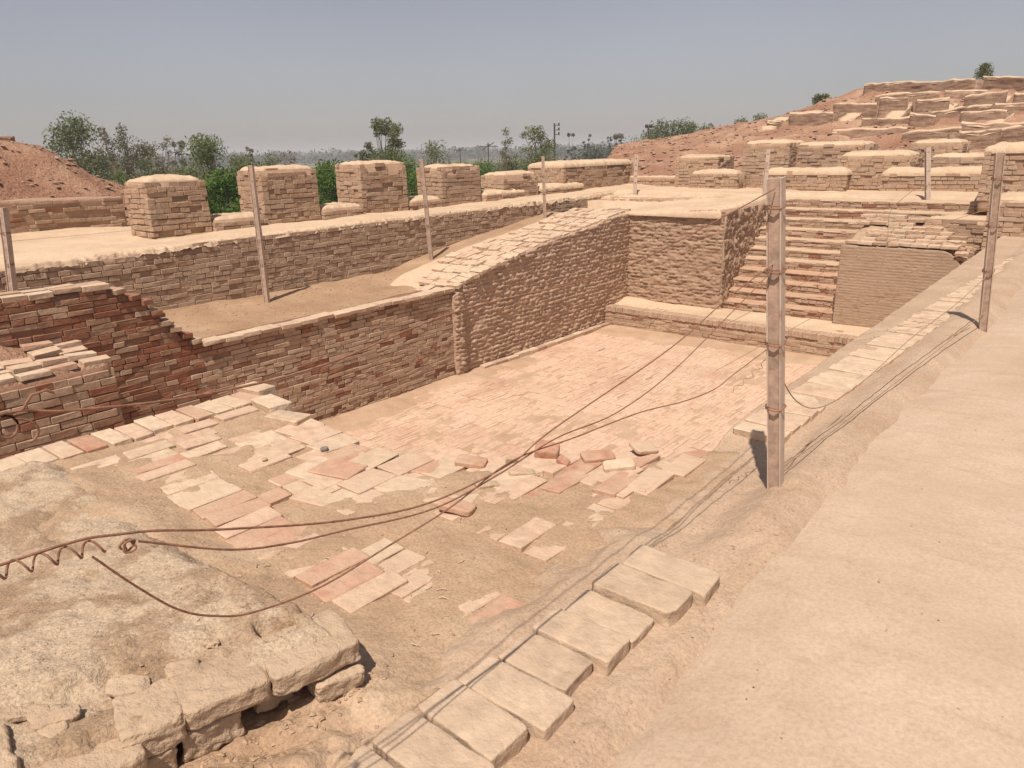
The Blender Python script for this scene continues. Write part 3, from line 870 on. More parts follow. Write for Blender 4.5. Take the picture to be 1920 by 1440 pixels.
# ragged bricks tipping over the edge
for k in range(16):
    y = 9.25 + k * 0.125
    if rng.random() < 0.8:
        rb.append((-9.19 + rng.uniform(-0.02, 0.06), y, float(np.interp(y, RY, RZ)) - 0.02 + rng.uniform(-0.01, 0.02), 0.26, 0.13, 0.07, rng.uniform(-0.3, 0.3), 0.15 + rng.uniform(-0.1, 0.1), rng.uniform(0.0, 0.14), 'pale'))
emit_bricks(ramp, rb, 300, 10, 'paving_brick')
rx_, ry_ = np.meshgrid(np.linspace(-10.75, -9.12, 40), np.linspace(9.0, 15.3, 120), indexing='ij')
obj('bedding', sheet('bedding', rx_, ry_, np.interp(ry_, RY, RZ) - 0.05 + 0.03 * fbm(rx_ * 1.4, ry_ * 1.4, 3.0) + 0.012 * fbm(rx_ * 6, ry_ * 6) - 0.1 * (1 - sstep(9.0, 9.4, ry_)), M['sand'], skirt=-0.9), ramp)

# --- big wall stub at the far end, left of the stairs
stub = thing('wall_stub', (-8, 16.5, PZ), 'massive mud plastered wall stub at the pool end left of the stairs', 'wall', 'walls of the bath')
def stub_disp(s, z):
    zz = z + 0.015 * fbm(s * 2.5, z * 3)
    c = np.abs(np.cos(np.pi * zz / 0.078))
    return 0.022 * (c ** 0.6) + fbm(s * 5, z * 16, 31.0) * 0.030 + fbm(s * 14, z * 44, 32.0) * 0.040 + 0.02 * fbm(s * 1.2, z * 1.2, 33.0) - 0.02
def stub_top(s): return 0.10 + 0.16 * sstep(0, 2.7, s) + 0.015 * vnoise(np.asarray(s, float) * 3, 2.0)
relief('plaster', (-9.5, 15.2, 0), (1, 0, 0), (0, -1, 0), 2.78, -2.0, stub_top, 2.9, M['mud'], stub_disp, 0.03, 0.024, 0.02, stub)
def side_disp(s, z): return fbm(s * 7, z * 12, 41.0) * 0.05 + fbm(s * 18, z * 28, 42.0) * 0.06 + 0.03 * fbm(s * 1.5, z * 1.5, 43.0)
relief('side_plaster', (-6.695, 15.235, 0), (0, 1, 0), (1, 0, 0), 2.9, -2.0, lambda s: 0.24 + 0.03 * sstep(0, 2.5, s) - 0.06 * (1 - sstep(0, 0.15, s)), 0.3, M['mud'], side_disp, 0.03, 0.03, 0.02, stub)
sand_cap('cap', -9.4, -6.8, 15.16, 17.9, 0.20, 0.03, stub, over=0.05, drop=0.05, amp=0.03, res=0.06, slope=lambda X, Y: 0.05 * (Y - 15.2) + 0.05 * (X + 8.1))

# --- low brick ledge along the pool's far end
ledge = thing('brick_ledge', (-5.5, 14.6, PZ), 'low brick ledge with upright top course across the far end of the pool', 'ledge')
LZ = -1.93
def ledge_er(s, z): return float(np.clip(vnoise(s * 1.6, z * 6, 77) * 0.9 + 0.15, 0, 1)) if s < 3 else 0.1
lb = courses((-9.22, 14.2, 0), (1, 0, 0), (0, -1, 0), 7.7, PZ, LZ - 0.125, [('brown', 5), ('grey', 2), ('red', 0.7)], h=0.072, erode=ledge_er, hfrac=0.25)
xx = -9.22
while xx < -1.55:
    w = 0.068 * rng.uniform(0.85, 1.15)
    lb.append((xx + w / 2, 14.2 + 0.13 + rng.uniform(-0.008, 0.008), LZ - 0.058 + rng.uniform(-0.004, 0.004), w * 1.0, 0.27, 0.125, rng.uniform(-0.01, 0.01), 0, rng.uniform(-0.015, 0.015), 'brown' if rng.random() < 0.6 else 'grey'))
    xx += w + 0.0015
emit_bricks(ledge, lb, 300)
relief('ledge_body', (-9.22, 14.2, 0), (1, 0, 0), (0, -1, 0), 7.7, PZ - 0.1, LZ - 0.02, 1.4, M['mortar'], None, 0.1, 0.1, 0.0, ledge, inset=0.018)
lx, ly = np.meshgrid(np.linspace(-9.22, -1.5, 130), np.linspace(14.3, 15.6, 26), indexing='ij')
obj('silt', sheet('silt', lx, ly, LZ - 0.012 + 0.02 * fbm(lx * 3, ly * 3) + 0.03 * sstep(14.8, 15.2, ly) + 0.05 * (1 - sstep(-9.1, -8.2, lx)) * sstep(14.5, 15.1, ly), M['sand'], skirt=LZ - 0.2), ledge)

# --- brick stairs
stairs = thing('brick_staircase', (-5.5, 15.4, LZ), 'worn brick stairs climbing from the ledge between the plastered wall ends', 'staircase')
sb = []
NST = 11; RISE = 0.206; RUN = 0.262; SY0 = 15.38
for k in range(NST):
    yk = SY0 + k * RUN; z1 = LZ + (k + 1) * RISE
    x0, x1 = -6.82, -4.25 if k < 7 else -4.25 + 0.55 * (k - 6)
    worn = 0.06 * max(0, 3 - k)
    relief('step', (x0, yk, 0), (1, 0, 0), (0, -1, 0), x1 - x0, -2.3, z1 - 0.012, 0.6, M['mortar'], lambda s, z: 0.01 * fbm(s * 6, z * 10, k * 3.0), 0.07, 0.1, 0.02, stairs, inset=0.020)
    mk = [('brown', 4), ('red', 2.2 if k < 4 else 0.5), ('grey', 1)]
    TXg, TYg = np.meshgrid(np.linspace(x0 + 0.01, x1 - 0.01, 46), np.linspace(yk - 0.005, yk + RUN + 0.02, 8), indexing='ij')
    TYg = TYg + 0.025 * fbm(TXg * 4, 0 * TXg + k) * (TYg < yk + 0.05)
    obj('tread', sheet('tread', TXg, TYg, z1 + 0.004 + 0.012 * fbm(TXg * 4, TYg * 4, k * 1.0) + 0.02 * sstep(yk + 0.1, yk + RUN, TYg), M['tread'] if k > 3 else M['tread_red'], skirt=z1 - 0.03), stairs)
    sb += courses((x0, yk, 0), (1, 0, 0), (0, -1, 0), x1 - x0, LZ + k * RISE, z1 + 0.004, mk, h=0.0685, skip=0.03 + 0.05 * (k < 4), prot=(-0.02, 0.012) if k < 4 else (-0.006, 0.01), hfrac=0.3, D=0.25, z0=LZ + k * RISE)
emit_bricks(stairs, sb, 300)

# --- brick block right of the stairs, steps broken back on top
blk = thing('brick_pier', (-3.2, 16, LZ), 'smooth faced brick block right of the stairs with broken stepped top', 'wall', 'walls of the bath')
def blk_top(s): return -0.30 - 0.95 * sstep(1.75, 2.75, np.asarray(s, float))
bb = courses((-4.25, 15.2, 0), (1, 0, 0), (0, -1, 0), 2.9, LZ - 0.02, lambda s: np.minimum(blk_top(s), -1.20 + 0.35 * vnoise(np.asarray(s, float) * 1.6, 5.0)), [('face', 1)], h=0.056, skip=0.01, prot=(-0.004, 0.004), wob=0.006, hfrac=0.4, hj=0.03, rot=0.003, tight=True)
emit_bricks(blk, bb, 300)
relief('pier_body', (-4.25, 15.2, 0), (1, 0, 0), (0, -1, 0), 2.9, -2.2, lambda s: blk_top(s) - 0.03, 3.2, M['facewall'], lambda s, z: 0.007 * np.abs(np.sin(np.pi * (z + 0.01 * fbm(s * 1.5, z * 2)) / 0.056)) ** 0.4 + 0.006 * fbm(s * 3, z * 5, 3.0) + 0.006 * fbm(s * 14, z * 25, 4.0), 0.02, 0.0093, 0.02, blk, inset=0.006)
relief('pier_side', (-4.25, 15.22, 0), (0, 1, 0), (-1, 0, 0), 2.8, -2.2, -0.32, 0.3, M['mortar'], None, 0.1, 0.1, 0.0, blk, inset=0.020)
tb = []
for k in range(8):                                   # broken courses stepping back and up
    zk = -0.30 + 0.055 * k; y0 = 15.22 + 0.21 * k
    x = -4.2 + 0.10 * k + rng.uniform(-0.15, 0.15) - (0.7 if k > 4 else 0)
    xe = -2.35 - 0.10 * k + rng.uniform(-0.2, 0.2) - (0.25 if k > 4 else 0)
    while x < xe:
        ln = 0.28 * rng.uniform(0.6, 1.05)
        for r_ in range(2):
            if rng.random() < 0.9:
                tb.append((x + ln / 2, y0 + 0.12 + r_ * 0.14 + rng.uniform(-0.06, 0.04), zk + 0.03 + rng.uniform(-0.006, 0.01), ln, 0.15, 0.056, rng.uniform(-0.1, 0.1), rng.uniform(-0.03, 0.03), rng.uniform(-0.03, 0.03), 'pale' if rng.random() < 0.75 else 'brown'))
        x += ln + 0.012
for k in range(70):                                  # debris sloping down on the right
    t = rng.random(); x = -2.55 + 1.0 * t + rng.uniform(-0.15, 0.15); yb = 15.22 + rng.random() * 1.1
    tb.append((x, yb, -0.28 - 0.80 * float(sstep(0, 1, t)) + rng.uniform(-0.05, 0.06), rng.uniform(0.14, 0.3), 0.14, 0.06, rng.uniform(-0.4, 0.4), rng.uniform(-0.2, 0.2), rng.uniform(0.0, 0.3), pick([('pale', 4), ('brown', 2), ('pinkpave', 1)])))
emit_bricks(blk, tb, 300, 10, 'loose_course_brick')
bx_, by_ = np.meshgrid(np.linspace(-4.2, -1.4, 60), np.linspace(15.25, 17.1, 40), indexing='ij')
obj('rubble_fill', sheet('rubble_fill', bx_, by_, -0.36 + 0.25 * (by_ - 15.2) * (1 - sstep(-2.9, -2.2, bx_)) - 0.85 * sstep(-2.5, -1.5, bx_) + 0.05 * fbm(bx_ * 4, by_ * 4), M['dirt'], skirt=-2), blk)

# --- wall right of the hollow, and the retaining wall at the right frame edge
rw = thing('brick_wall', (-2.2, 16.6, -1), 'dark brick wall behind the hollow right of the broken block', 'wall', 'walls of the bath')
emit_bricks(rw, courses((-3.1, 16.6, 0), (1, 0, 0), (0, -1, 0), 3.4, -1.9, 0.12, [('brown', 3), ('grey', 3)], h=0.08, skip=0.05, prot=(-0.02, 0.015)), 300)
relief('wall_body', (-3.1, 16.6, 0), (1, 0, 0), (0, -1, 0), 3.4, -2, 0.10, 0.9, M['mortar'], lambda s, z: 0.02 * fbm(s * 5, z * 8), 0.08, 0.1, 0.02, rw, inset=0.020)
sand_cap('cap', -3.1, 0.3, 16.62, 17.4, 0.11, 0.02, rw, over=0.02, drop=0.04, amp=0.02)
rr = thing('brick_wall', (-0.4, 15.4, -1), 'weathered brick wall with sandy top at the right frame edge behind the second post', 'wall', 'walls of the bath')
emit_bricks(rr, courses((-1.92, 15.4, 0), (1, 0, 0), (0, -1, 0), 3.4, -1.5, 0.60, [('brown', 3), ('grey', 3)], h=0.085, skip=0.05, prot=(-0.03, 0.02)) + courses((-1.92, 15.4, 0), (0, 1, 0), (-1, 0, 0), 1.2, -1.5, 0.60, [('brown', 3), ('grey', 3)], h=0.085), 300)
relief('wall_body', (-1.92, 15.4, 0), (1, 0, 0), (0, -1, 0), 3.4, -2, 0.58, 3.1, M['mortar'], lambda s, z: 0.02 * fbm(s * 5, z * 8), 0.08, 0.1, 0.02, rr, inset=0.020)
sand_cap('cap', -1.9, 1.4, 15.42, 17.3, 0.60, 0.04, rr, over=0.03, drop=0.05, amp=0.04)

# --- terrace retaining wall on the left
def tw_top(s):
    y = np.asarray(s, float) - 1.0
    return np.interp(y, [-1, 3, 6, 9, 12, 18.5], [0.20, 0.24, 0.29, 0.32, 0.34, 0.38]) + 0.02 * vnoise(y * 2.2, 6.0)
def tw_bot(s):
    y = np.asarray(s, float) - 1.0
    return np.maximum(terrace_z(-11.45 + 0 * y, y) - 0.08, -0.9)
tw = thing('retaining_wall', (-11.55, 8, -0.8), 'long grey-brown brick retaining wall under the sandy upper terrace', 'wall', 'walls of the bath')
emit_bricks(tw, courses((-11.5, -1, 0), (0, 1, 0), (1, 0, 0), 19.4, -0.95, tw_top, lambda s, z: pick([('grey', 6), ('brown', 3)]), h=0.084, skip=0.012, prot=(-0.008, 0.014), hfrac=0.45, D=0.13,
    hj=0.10, erode=lambda s, z: 0.55 * float(np.clip(0.8 * vnoise(s * 0.6, z * 2, 55) - 0.1, 0, 1)) + (0.6 if s < 6 else 0) * float(np.clip(vnoise(s * 2, z * 4, 56), 0, 1))), 300)
relief('wall_body', (-11.5, -1, 0), (0, 1, 0), (1, 0, 0), 19.4, -1.0, lambda s: tw_top(s) - 0.03, 0.45, M['mortar'], lambda s, z: 0.018 * fbm(s * 5, z * 9), 0.08, 0.09, 0.02, tw, inset=0.018)
ny = 900; wyy = np.linspace(-1, 18.4, ny); wd = np.concatenate([np.linspace(0, 0.3, 14), np.linspace(0.36, 1, 8)])
Dg, Yg = np.meshgrid(wd, wyy, indexing='ij')
Xc = -11.50 + (0.035 * fbm(Yg * 3, 0 * Yg, 8.0) + 0.05 * fbm(Yg * 13, 0 * Yg, 18.0)) * (1 - Dg) - 0.55 * Dg
Zc = np.interp(Yg, [-1, 3, 6, 9, 12, 18.5], [0.21, 0.25, 0.30, 0.33, 0.35, 0.39]) - 0.075 * (1 - sstep(0, 0.07, Dg)) + 0.022 * sstep(0, 0.3, Dg) + 0.03 * fbm(Yg * 3, Dg * 3, 3.0) * (1 - sstep(0.2, 0.6, Dg)) + (0.05 * fbm(Yg * 9, Dg * 12, 5.0) + 0.045 * fbm(Yg * 22, Dg * 26, 7.0)) * (0.5 + 0.9 * fbm(Yg * 1.1, 0 * Yg, 9.0)) * (1 - sstep(0.05, 0.25, Dg)) - 0.03 * sstep(0.5, 1, Dg)
obj('sandy_edge', sheet('sandy_edge', Xc, Yg, Zc, M['sand'], skirt=None), tw)
vc = thing('low_wall', (-9.9, 17.6, 0.2), 'low two course wall with ragged sandy top beyond the sloping path', 'wall')
emit_bricks(vc, courses((-11.4, 17.5, 0), (1, 0, 0), (0, -1, 0), 3.9, 0.15, lambda s: 0.34 - 0.10 * sstep(2.4, 3.9, s), [('grey', 2), ('brown', 2)], h=0.07, skip=0.08, prot=(-0.03, 0.02)), 300)
relief('wall_body', (-11.4, 17.5, 0), (1, 0, 0), (0, -1, 0), 3.9, 0.0, lambda s: 0.33 - 0.10 * sstep(2.4, 3.9, s), 0.6, M['mortar'], None, 0.1, 0.1, 0.03, vc, inset=0.022)
sand_cap('cap', -11.4, -8.2, 17.52, 18.3, 0.33, 0.03, vc, over=0.03, drop=0.04, amp=0.03, slope=lambda X, Y: -0.03 * np.clip(X + 9.6, 0, 2))
# front of the far terrace
fw = thing('retaining_wall', (-4, 18.6, 0), 'low brick face of the far terrace above the stairs', 'wall', 'walls of the bath')
emit_bricks(fw, courses((-11.4, 18.58, 0), (1, 0, 0), (0, -1, 0), 12.5, 0.05, 0.36, [('brown', 3), ('grey', 1.5)], h=0.075, skip=0.04, prot=(-0.02, 0.015)), 300)
relief('wall_body', (-11.4, 18.58, 0), (1, 0, 0), (0, -1, 0), 12.5, -0.5, 0.36, 0.4, M['mortar'], None, 0.12, 0.1, 0.02, fw, inset=0.018)
sand_cap('sandy_edge', -11.4, 1.0, 18.56, 19.1, 0.37, 0.05, fw, over=0.03, drop=0.04, amp=0.035, res=0.06)

# ================================================================== PARAPET PIERS
GP = 'brick piers along the terraces'
PM = [('brown', 4), ('grey', 2.5)]
def pier(label, x0, x1, y0, y1, zb, zt, caph=0.06, front='x', h=0.088, group=GP, mats=PM, taper=0.0):
    """solid brick pier; faces towards -y and +x are the seen ones, the other two get bricks as well"""
    t = thing('brick_pier', ((x0 + x1) / 2, (y0 + y1) / 2, zb), label, 'pier', group)
    top = lambda s: zt + 0.015 * vnoise(np.asarray(s, float) * 3 + x0, y0)
    tope = lambda s, z: 1.3 if z > zt - 0.13 else 0.15
    b = courses((x0, y0, 0), (1, 0, 0), (0, -1, 0), x1 - x0, zb, top, mats, h=h, prot=(-0.014, 0.012), skip=0.03, hfrac=0.3, wob=0.035, rot=0.018, erode=tope)
    b += courses((x1, y0, 0), (0, 1, 0), (1, 0, 0), y1 - y0, zb, top, mats, h=h, prot=(-0.014, 0.012), skip=0.03, hfrac=0.3, wob=0.035, rot=0.018, erode=tope)
    b += courses((x0, y0, 0), (0, 1, 0), (-1, 0, 0), y1 - y0, zb, top, mats, h=h, skip=0.02, hfrac=0.3)
    b += courses((x0, y1, 0), (1, 0, 0), (0, 1, 0), x1 - x0, zb, top, mats, h=h, skip=0.02, hfrac=0.3)
    emit_bricks(t, b, 300)
    me_w = x1 - x0 - 0.06
    relief('pier_body', (x0 + 0.03, y0 + 0.03, 0), (1, 0, 0), (0, -1, 0), me_w, zb - 0.2, zt - 0.02, y1 - y0 - 0.06, M['mortar'], None, 0.1, 0.1, 0.0, t)
    sand_cap('cap', x0, x1, y0, y1, zt, caph, t, over=0.015, drop=0.035, amp=0.03, seed=x0 + y0)
    return t

def low_wall(label, x0, x1, y0, y1, zb, zt, axis, caph=0.07, mats=PM, h=0.085, group='low walls between the piers'):
    t = thing('low_wall', ((x0 + x1) / 2, (y0 + y1) / 2, zb), label, 'wall', group)
    if axis == 'y':
        b = courses((x1, y0, 0), (0, 1, 0), (1, 0, 0), y1 - y0, zb, zt, mats, h=h, prot=(-0.015, 0.02), hfrac=0.35)
        b += courses((x0, y0, 0), (0, 1, 0), (-1, 0, 0), y1 - y0, zb, zt, mats, h=h)
    else:
        b = courses((x0, y0, 0), (1, 0, 0), (0, -1, 0), x1 - x0, zb, zt, mats, h=h, prot=(-0.015, 0.02), hfrac=0.35)
        b += courses((x0, y1, 0), (1, 0, 0), (0, 1, 0), x1 - x0, zb, zt, mats, h=h)
    emit_bricks(t, b, 300)
    relief('wall_body', (x0 + 0.03, y0 + 0.03, 0), (1, 0, 0), (0, -1, 0), x1 - x0 - 0.06, zb - 0.2, zt - 0.02, y1 - y0 - 0.06, M['mortar'], None, 0.15, 0.1, 0.0, t)
    sand_cap('cap', x0, x1, y0, y1, zt, caph, t, over=0.02, drop=0.035, amp=0.04, seed=x0 * 3 + y0)
    return t

pier('leftmost square brick pier with sandy top, beside the long wall at left', -13.45, -12.6, 5.6, 6.65, 0.26, 1.27, 0.10)
pier('tall brick pier behind the second post from the left', -13.45, -12.6, 7.75, 9.0, 0.28, 1.38, 0.07)
pier('tallest flat topped brick pier in front of the slender leafy tree', -13.45, -12.6, 10.1, 11.4, 0.28, 1.42, 0.06)
pier('brick pier directly behind the third post from the left', -13.45, -12.6, 12.5, 13.85, 0.30, 1.27, 0.08)
pier('short squat brick pier lower than its neighbours on the left terrace', -13.4, -12.6, 14.75, 16.2, 0.32, 1.02, 0.09)
pier('long brick pier at the terrace corner before the red earth slope', -13.9, -12.6, 17.4, 21.2, 0.34, 1.20, 0.10)
low_wall('low sandy topped wall between the leftmost pier and the second pier', -13.3, -12.5, 6.67, 7.73, 0.25, 0.56, 'y')
low_wall('low sandy topped wall left of the pier with the slender tree behind', -13.3, -12.5, 9.02, 10.08, 0.27, 0.58, 'y')
low_wall('low sandy topped wall just left of the pier behind the third post', -13.3, -12.5, 11.42, 12.48, 0.28, 0.58, 'y')
low_wall('low sandy topped wall between the third post pier and the squat pier', -13.3, -12.45, 13.87, 15.6, 0.30, 0.58, 'y', 0.10)
low_wall('low sandy topped wall between the squat pier and the corner pier', -13.3, -12.45, 16.25, 18.2, 0.32, 0.62, 'y', 0.10)
low_wall('low brick course in front of the long corner pier', -12.7, -10.8, 21.0, 21.5, 0.40, 0.72, 'x', 0.02)

lw = thing('brick_wall', (-15.2, 3.5, 0.3), 'dark old brick wall left of the leftmost pier below the red mound', 'wall')
emit_bricks(lw, courses((-15.0, 0, 0), (0, 1, 0), (1, 0, 0), 6.2, 0.25, lambda s: 1.0 - 0.05 * sstep(4, 6.2, s), [('brown', 4), ('grey', 2), ('red', 0.8)], h=0.07, skip=0.10, prot=(-0.05, 0.02), hfrac=0.2), 300)
relief('wall_body', (-15.0, 0, 0), (0, 1, 0), (1, 0, 0), 6.2, 0.0, lambda s: 0.98 - 0.05 * sstep(4, 6.2, s), 0.7, M['mortar'], lambda s, z: 0.03 * fbm(s * 4, z * 9), 0.08, 0.06, 0.04, lw, inset=0.022)
mw = thing('ruined_wall', (-18.2, 4.6, 1), 'small dark brick remnant on the red mound at the left edge', 'wall')
emit_bricks(mw, courses((-17.6, 3.6, 0), (0, 1, 0), (1, 0, 0), 1.9, 0.7, lambda s: 1.55 - 0.35 * sstep(1.0, 1.9, s), [('brown', 2), ('grey', 1)], h=0.065, skip=0.06, prot=(-0.04, 0.02)), 300)
relief('wall_body', (-17.6, 3.6, 0), (0, 1, 0), (1, 0, 0), 1.9, 0.2, lambda s: 1.52 - 0.35 * sstep(1.0, 1.9, s), 0.6, M['mortar'], None, 0.1, 0.1, 0.03, mw, inset=0.018)
tp = thing('ruined_wall', (-20.2, 5.2, 2), 'thin flat line of brick on top of the red mound at the left', 'wall')
relief('wall_body', (-19.4, 4.2, 0), (0, 1, 0), (1, 0, 0), 1.75, 1.7, 2.18, 0.8, M['farwall'], lambda s, z: 0.04 * fbm(s * 5, z * 12), 0.06, 0.05, 0.04, tp)

# far row of piers, seen across the stairs
pier('small flat topped far pier before the red earth slope right of the corner', -10.75, -9.4, 20.6, 21.7, 0.42, 1.30, 0.07)
pier('broad far pier behind the tall front post top', -8.85, -7.5, 21.0, 22.4, 0.42, 1.64, 0.10)
pier('long dark crumbling far pier right of the front post top', -7.6, -5.75, 21.6, 23.0, 0.42, 1.56, 0.09)
pier('rounded sandy topped far pier left of the far right post', -6.1, -4.35, 20.6, 21.9, 0.42, 1.28, 0.12)
pier('far pier standing behind the far right post', -4.75, -3.55, 22.2, 23.4, 0.42, 1.56, 0.09)
pier('high brick pier with rounded sandy top at the right frame edge', -2.4, 0.4, 17.5, 18.8, 0.4, 1.42, 0.14)
low_wall('low sandy wall between the small far pier and the broad far pier', -10.1, -8.6, 20.2, 20.8, 0.42, 0.86, 'x', 0.12)
low_wall('low sandy wall right of the front post below the dark far pier', -7.9, -5.7, 20.2, 20.8, 0.42, 0.90, 'x', 0.12)
low_wall('low sandy wall right of the far right post', -4.9, -2.5, 20.2, 20.9, 0.42, 0.88, 'x', 0.14)
low_wall('upper short sandy step wall beside the pier at the right edge', -4.2, -2.5, 21.6, 22.3, 0.6, 1.20, 'x', 0.10)

# ================================================================== RUINS ON THE HILL
def hill_wall(label, xa, ya, xb, yb, h, th=0.7, sink=0.5, cap=True):
    spur = th < 0.65
    cap = not spur
    d = np.array([xb - xa, yb - ya]); L = float(np.linalg.norm(d)); u = d / L
    n = np.array([u[1], -u[0]])
    if n[1] > 0.35 or (abs(n[1]) <= 0.35 and n[0] < 0): n = -n
    za = lambda s: site_h(xa + u[0] * np.asarray(s, float), ya + u[1] * np.asarray(s, float))
    top = lambda s: np.interp(np.asarray(s, float), [0, L], [float(za(0)), float(za(L))]) + h + 0.05 * vnoise(np.asarray(s, float) * 0.9 + xa, ya) + 0.04 * vnoise(np.asarray(s, float) * 4.1 + xa, ya)
    t = thing('ruined_wall', (xa, ya, float(za(0))), label, 'wall', 'ruined walls on the hill')
    relief('wall_body', (xa, ya, 0), (u[0], u[1], 0), (n[0], n[1], 0), L, lambda s: za(s) - sink, top, th, M['sand' if spur else 'farwall'], lambda s, z: 0.05 * fbm(s * 2, z * 5, xa) + 0.03 * fbm(s * 3.5, z * 15, xa), 0.12, 0.05, 0.06, t)
    if cap:
        k = max(4, int(L / 0.2)); s = np.linspace(0, L, k); w = np.linspace(0.0, -th * (0.35 if th > 0.65 else 1.0), 6)
        Sg, Wg = np.meshgrid(s, w, indexing='ij')
        X = xa + u[0] * Sg + n[0] * Wg; Y = ya + u[1] * Sg + n[1] * Wg
        tw_ = th * (0.35 if th > 0.65 else 1.0)
        e = np.abs((Wg + tw_ / 2) / (tw_ / 2))
        Z = top(Sg) + 0.015 + (0.03 if th > 0.65 else 0.09) * (1 - e ** 3) + 0.05 * fbm(X * 2, Y * 2) + 0.04 * fbm(X * 6, Y * 6) - 0.10 * (e > 0.98)
        obj('cap', sheet('cap', X, Y, Z, M['sand'], skirt=None), t)
    return t
hill_wall('long crumbling wall along the top of the hill', -11.87, 43.24, -6.48, 40.83, 0.46)
hill_wall('wall on the hill top at the right frame edge', -6.56, 43.24, -4.53, 41.91, 0.53)
hill_wall('dark bank wall left of the tall block in the upper ruin row', -10.62, 34.49, -8.88, 34.46, 0.60)
hill_wall('tall dark block in the middle of the upper ruin row', -8.86, 34.78, -7.83, 34.92, 0.78)
hill_wall('dark wall right of the tall block in the upper ruin row', -7.55, 35.29, -6.44, 35.81, 0.63)
hill_wall('dark wall stretching right in the upper ruin row', -6.02, 36.39, -4.58, 36.59, 0.49)
hill_wall('short dark wall of the upper ruin row at the frame edge', -4.36, 36.62, -3.85, 36.48, 0.45)
hill_wall('thin brick line under the tall block', -8.90, 32.70, -7.22, 33.11, 0.21)
hill_wall('long slanting brick line of the middle ruin row', -6.66, 33.43, -4.90, 35.85, 0.29)
hill_wall('brick line of the middle ruin row at the frame edge', -4.64, 34.38, -3.62, 34.70, 0.30)
hill_wall('short dark wall in the lower ruin row', -7.20, 32.82, -6.29, 32.80, 0.36)
hill_wall('longer dark wall in the lower ruin row further right', -5.55, 33.13, -4.05, 32.85, 0.35)
hill_wall('small brick block at the left tip of the ruins', -12.82, 32.78, -12.06, 32.32, 0.20)
hill_wall('low dark wall at the left end of the ruin rows', -11.68, 32.24, -9.90, 32.21, 0.41)
hill_wall('brown brick wall at the hill foot right of the far piers', -4.49, 27.23, -3.49, 27.98, 0.52)
hill_wall('brown brick wall at the hill foot by the right edge', -3.52, 28.08, -2.83, 29.26, 0.51)
hill_wall('pale brick line just below the hill top wall', -10.08, 38.77, -7.51, 39.25, 0.28)
hill_wall('short brick line below the hill top at the right', -7.33, 39.38, -5.74, 39.85, 0.27)
hill_wall('brick line on the bare slope between the rows', -10.39, 35.91, -8.39, 35.71, 0.20)
hill_wall('long low brick line under the lower ruin row', -9.13, 29.83, -6.65, 30.18, 0.20)
hill_wall('brick line on the slope above the far piers', -6.65, 29.56, -4.87, 29.70, 0.23)
hill_wall('low brick line at the right under the lower row', -5.06, 30.68, -3.14, 30.94, 0.23)
hill_wall('pale sandy spur wall on the hill top', -6.81, 44.00, -6.35, 40.16, 0.13, 0.6)
hill_wall('leftmost pale sandy spur of the ruin rows', -11.34, 35.62, -10.83, 32.96, 0.12, 0.6)
hill_wall('pale sandy spur left of the tall block', -9.56, 35.93, -9.23, 32.92, 0.11, 0.6)
hill_wall('pale sandy spur right of the tall block', -7.89, 36.33, -7.71, 33.82, 0.11, 0.6)
hill_wall('pale sandy spur right of the middle dark wall', -6.25, 36.65, -6.43, 35.81, 0.11, 0.6)
hill_wall('pale sandy spur near the right end of the upper row', -4.50, 37.40, -4.69, 36.48, 0.11, 0.6)
hill_wall('pale sandy spur at the lower right of the ruins', -3.85, 33.57, -4.10, 32.64, 0.10, 0.6)
hill_wall('pale rounded spur at the left tip of the ruins', -12.61, 34.88, -12.23, 32.36, 0.12, 0.6)

# ================================================================== NEAR GROUND: platform bricks
pb = []
def pave(x, y, L, D, rz, mk, up=0.0, tilt=0.02, H=0.07):
    tilt *= 0.55
    L *= 0.975; D *= 0.96
    z = -0.098 - H / 2 + 0.003 + up * 0.8
    pb.append((x, y, z, L, D, H, rz + rng.uniform(-0.03, 0.03), rng.uniform(-tilt, tilt), rng.uniform(-tilt, tilt), mk))
# header row along the left edge
for k in range(13):
    pave(-4.74 + rng.uniform(-0.02, 0.02), 0.92 + 0.139 * k, 0.30, 0.132, 0.04, 'pale' if rng.random() < 0.9 else 'redpave', 0.03 + rng.uniform(-0.006, 0.01))
pave(-4.80, 2.69, 0.27, 0.16, 0.1, 'pale', 0.075, 0.04)
pave(-4.46, 2.60, 0.30, 0.17, -0.1, 'pale', 0.055, 0.04, 0.085)
pave(-4.10, 2.50, 0.29, 0.17, 0.25, 'pale', 0.05, 0.06, 0.09)
# stretchers beside it
for (x, ys, mk) in ((-4.50, (1.35, 2.42), 'pale'), (-4.36, (1.25, 2.35), 'pale'), (-4.21, (1.5, 2.3), 'pink'), (-4.06, (1.75, 2.35), 'pale')):
    y = ys[0]
    while y < ys[1]:
        if rng.random() < 0.85:
            pave(x + rng.uniform(-0.015, 0.015), y + 0.14, 0.28 * rng.uniform(0.8, 1), 0.132, math.pi / 2, pick([('pale', 4), ('pinkpave', 2)]), 0.012 + rng.uniform(-0.012, 0.012), 0.03)
        y += 0.29
# row of bricks along the near edge: pale, red, pale, red, orange, pale
seq = ['pale', 'redpave', 'pinkpave', 'pale', 'pale', 'pale', 'pale', 'redpave', 'redpave', 'pinkpave', 'redpave', 'redpave', 'pinkpave', 'pale', 'redpave', 'redpave', 'pale']
for i, mk in enumerate(seq):
    x = -4.22 + i * 0.133; yb = 1.60 - 0.012 * i * 0.3
    pave(x, yb + rng.uniform(-0.02, 0.02), 0.30, 0.128, math.pi / 2 - 0.03, mk, 0.012 + rng.uniform(-0.012, 0.006), 0.04)
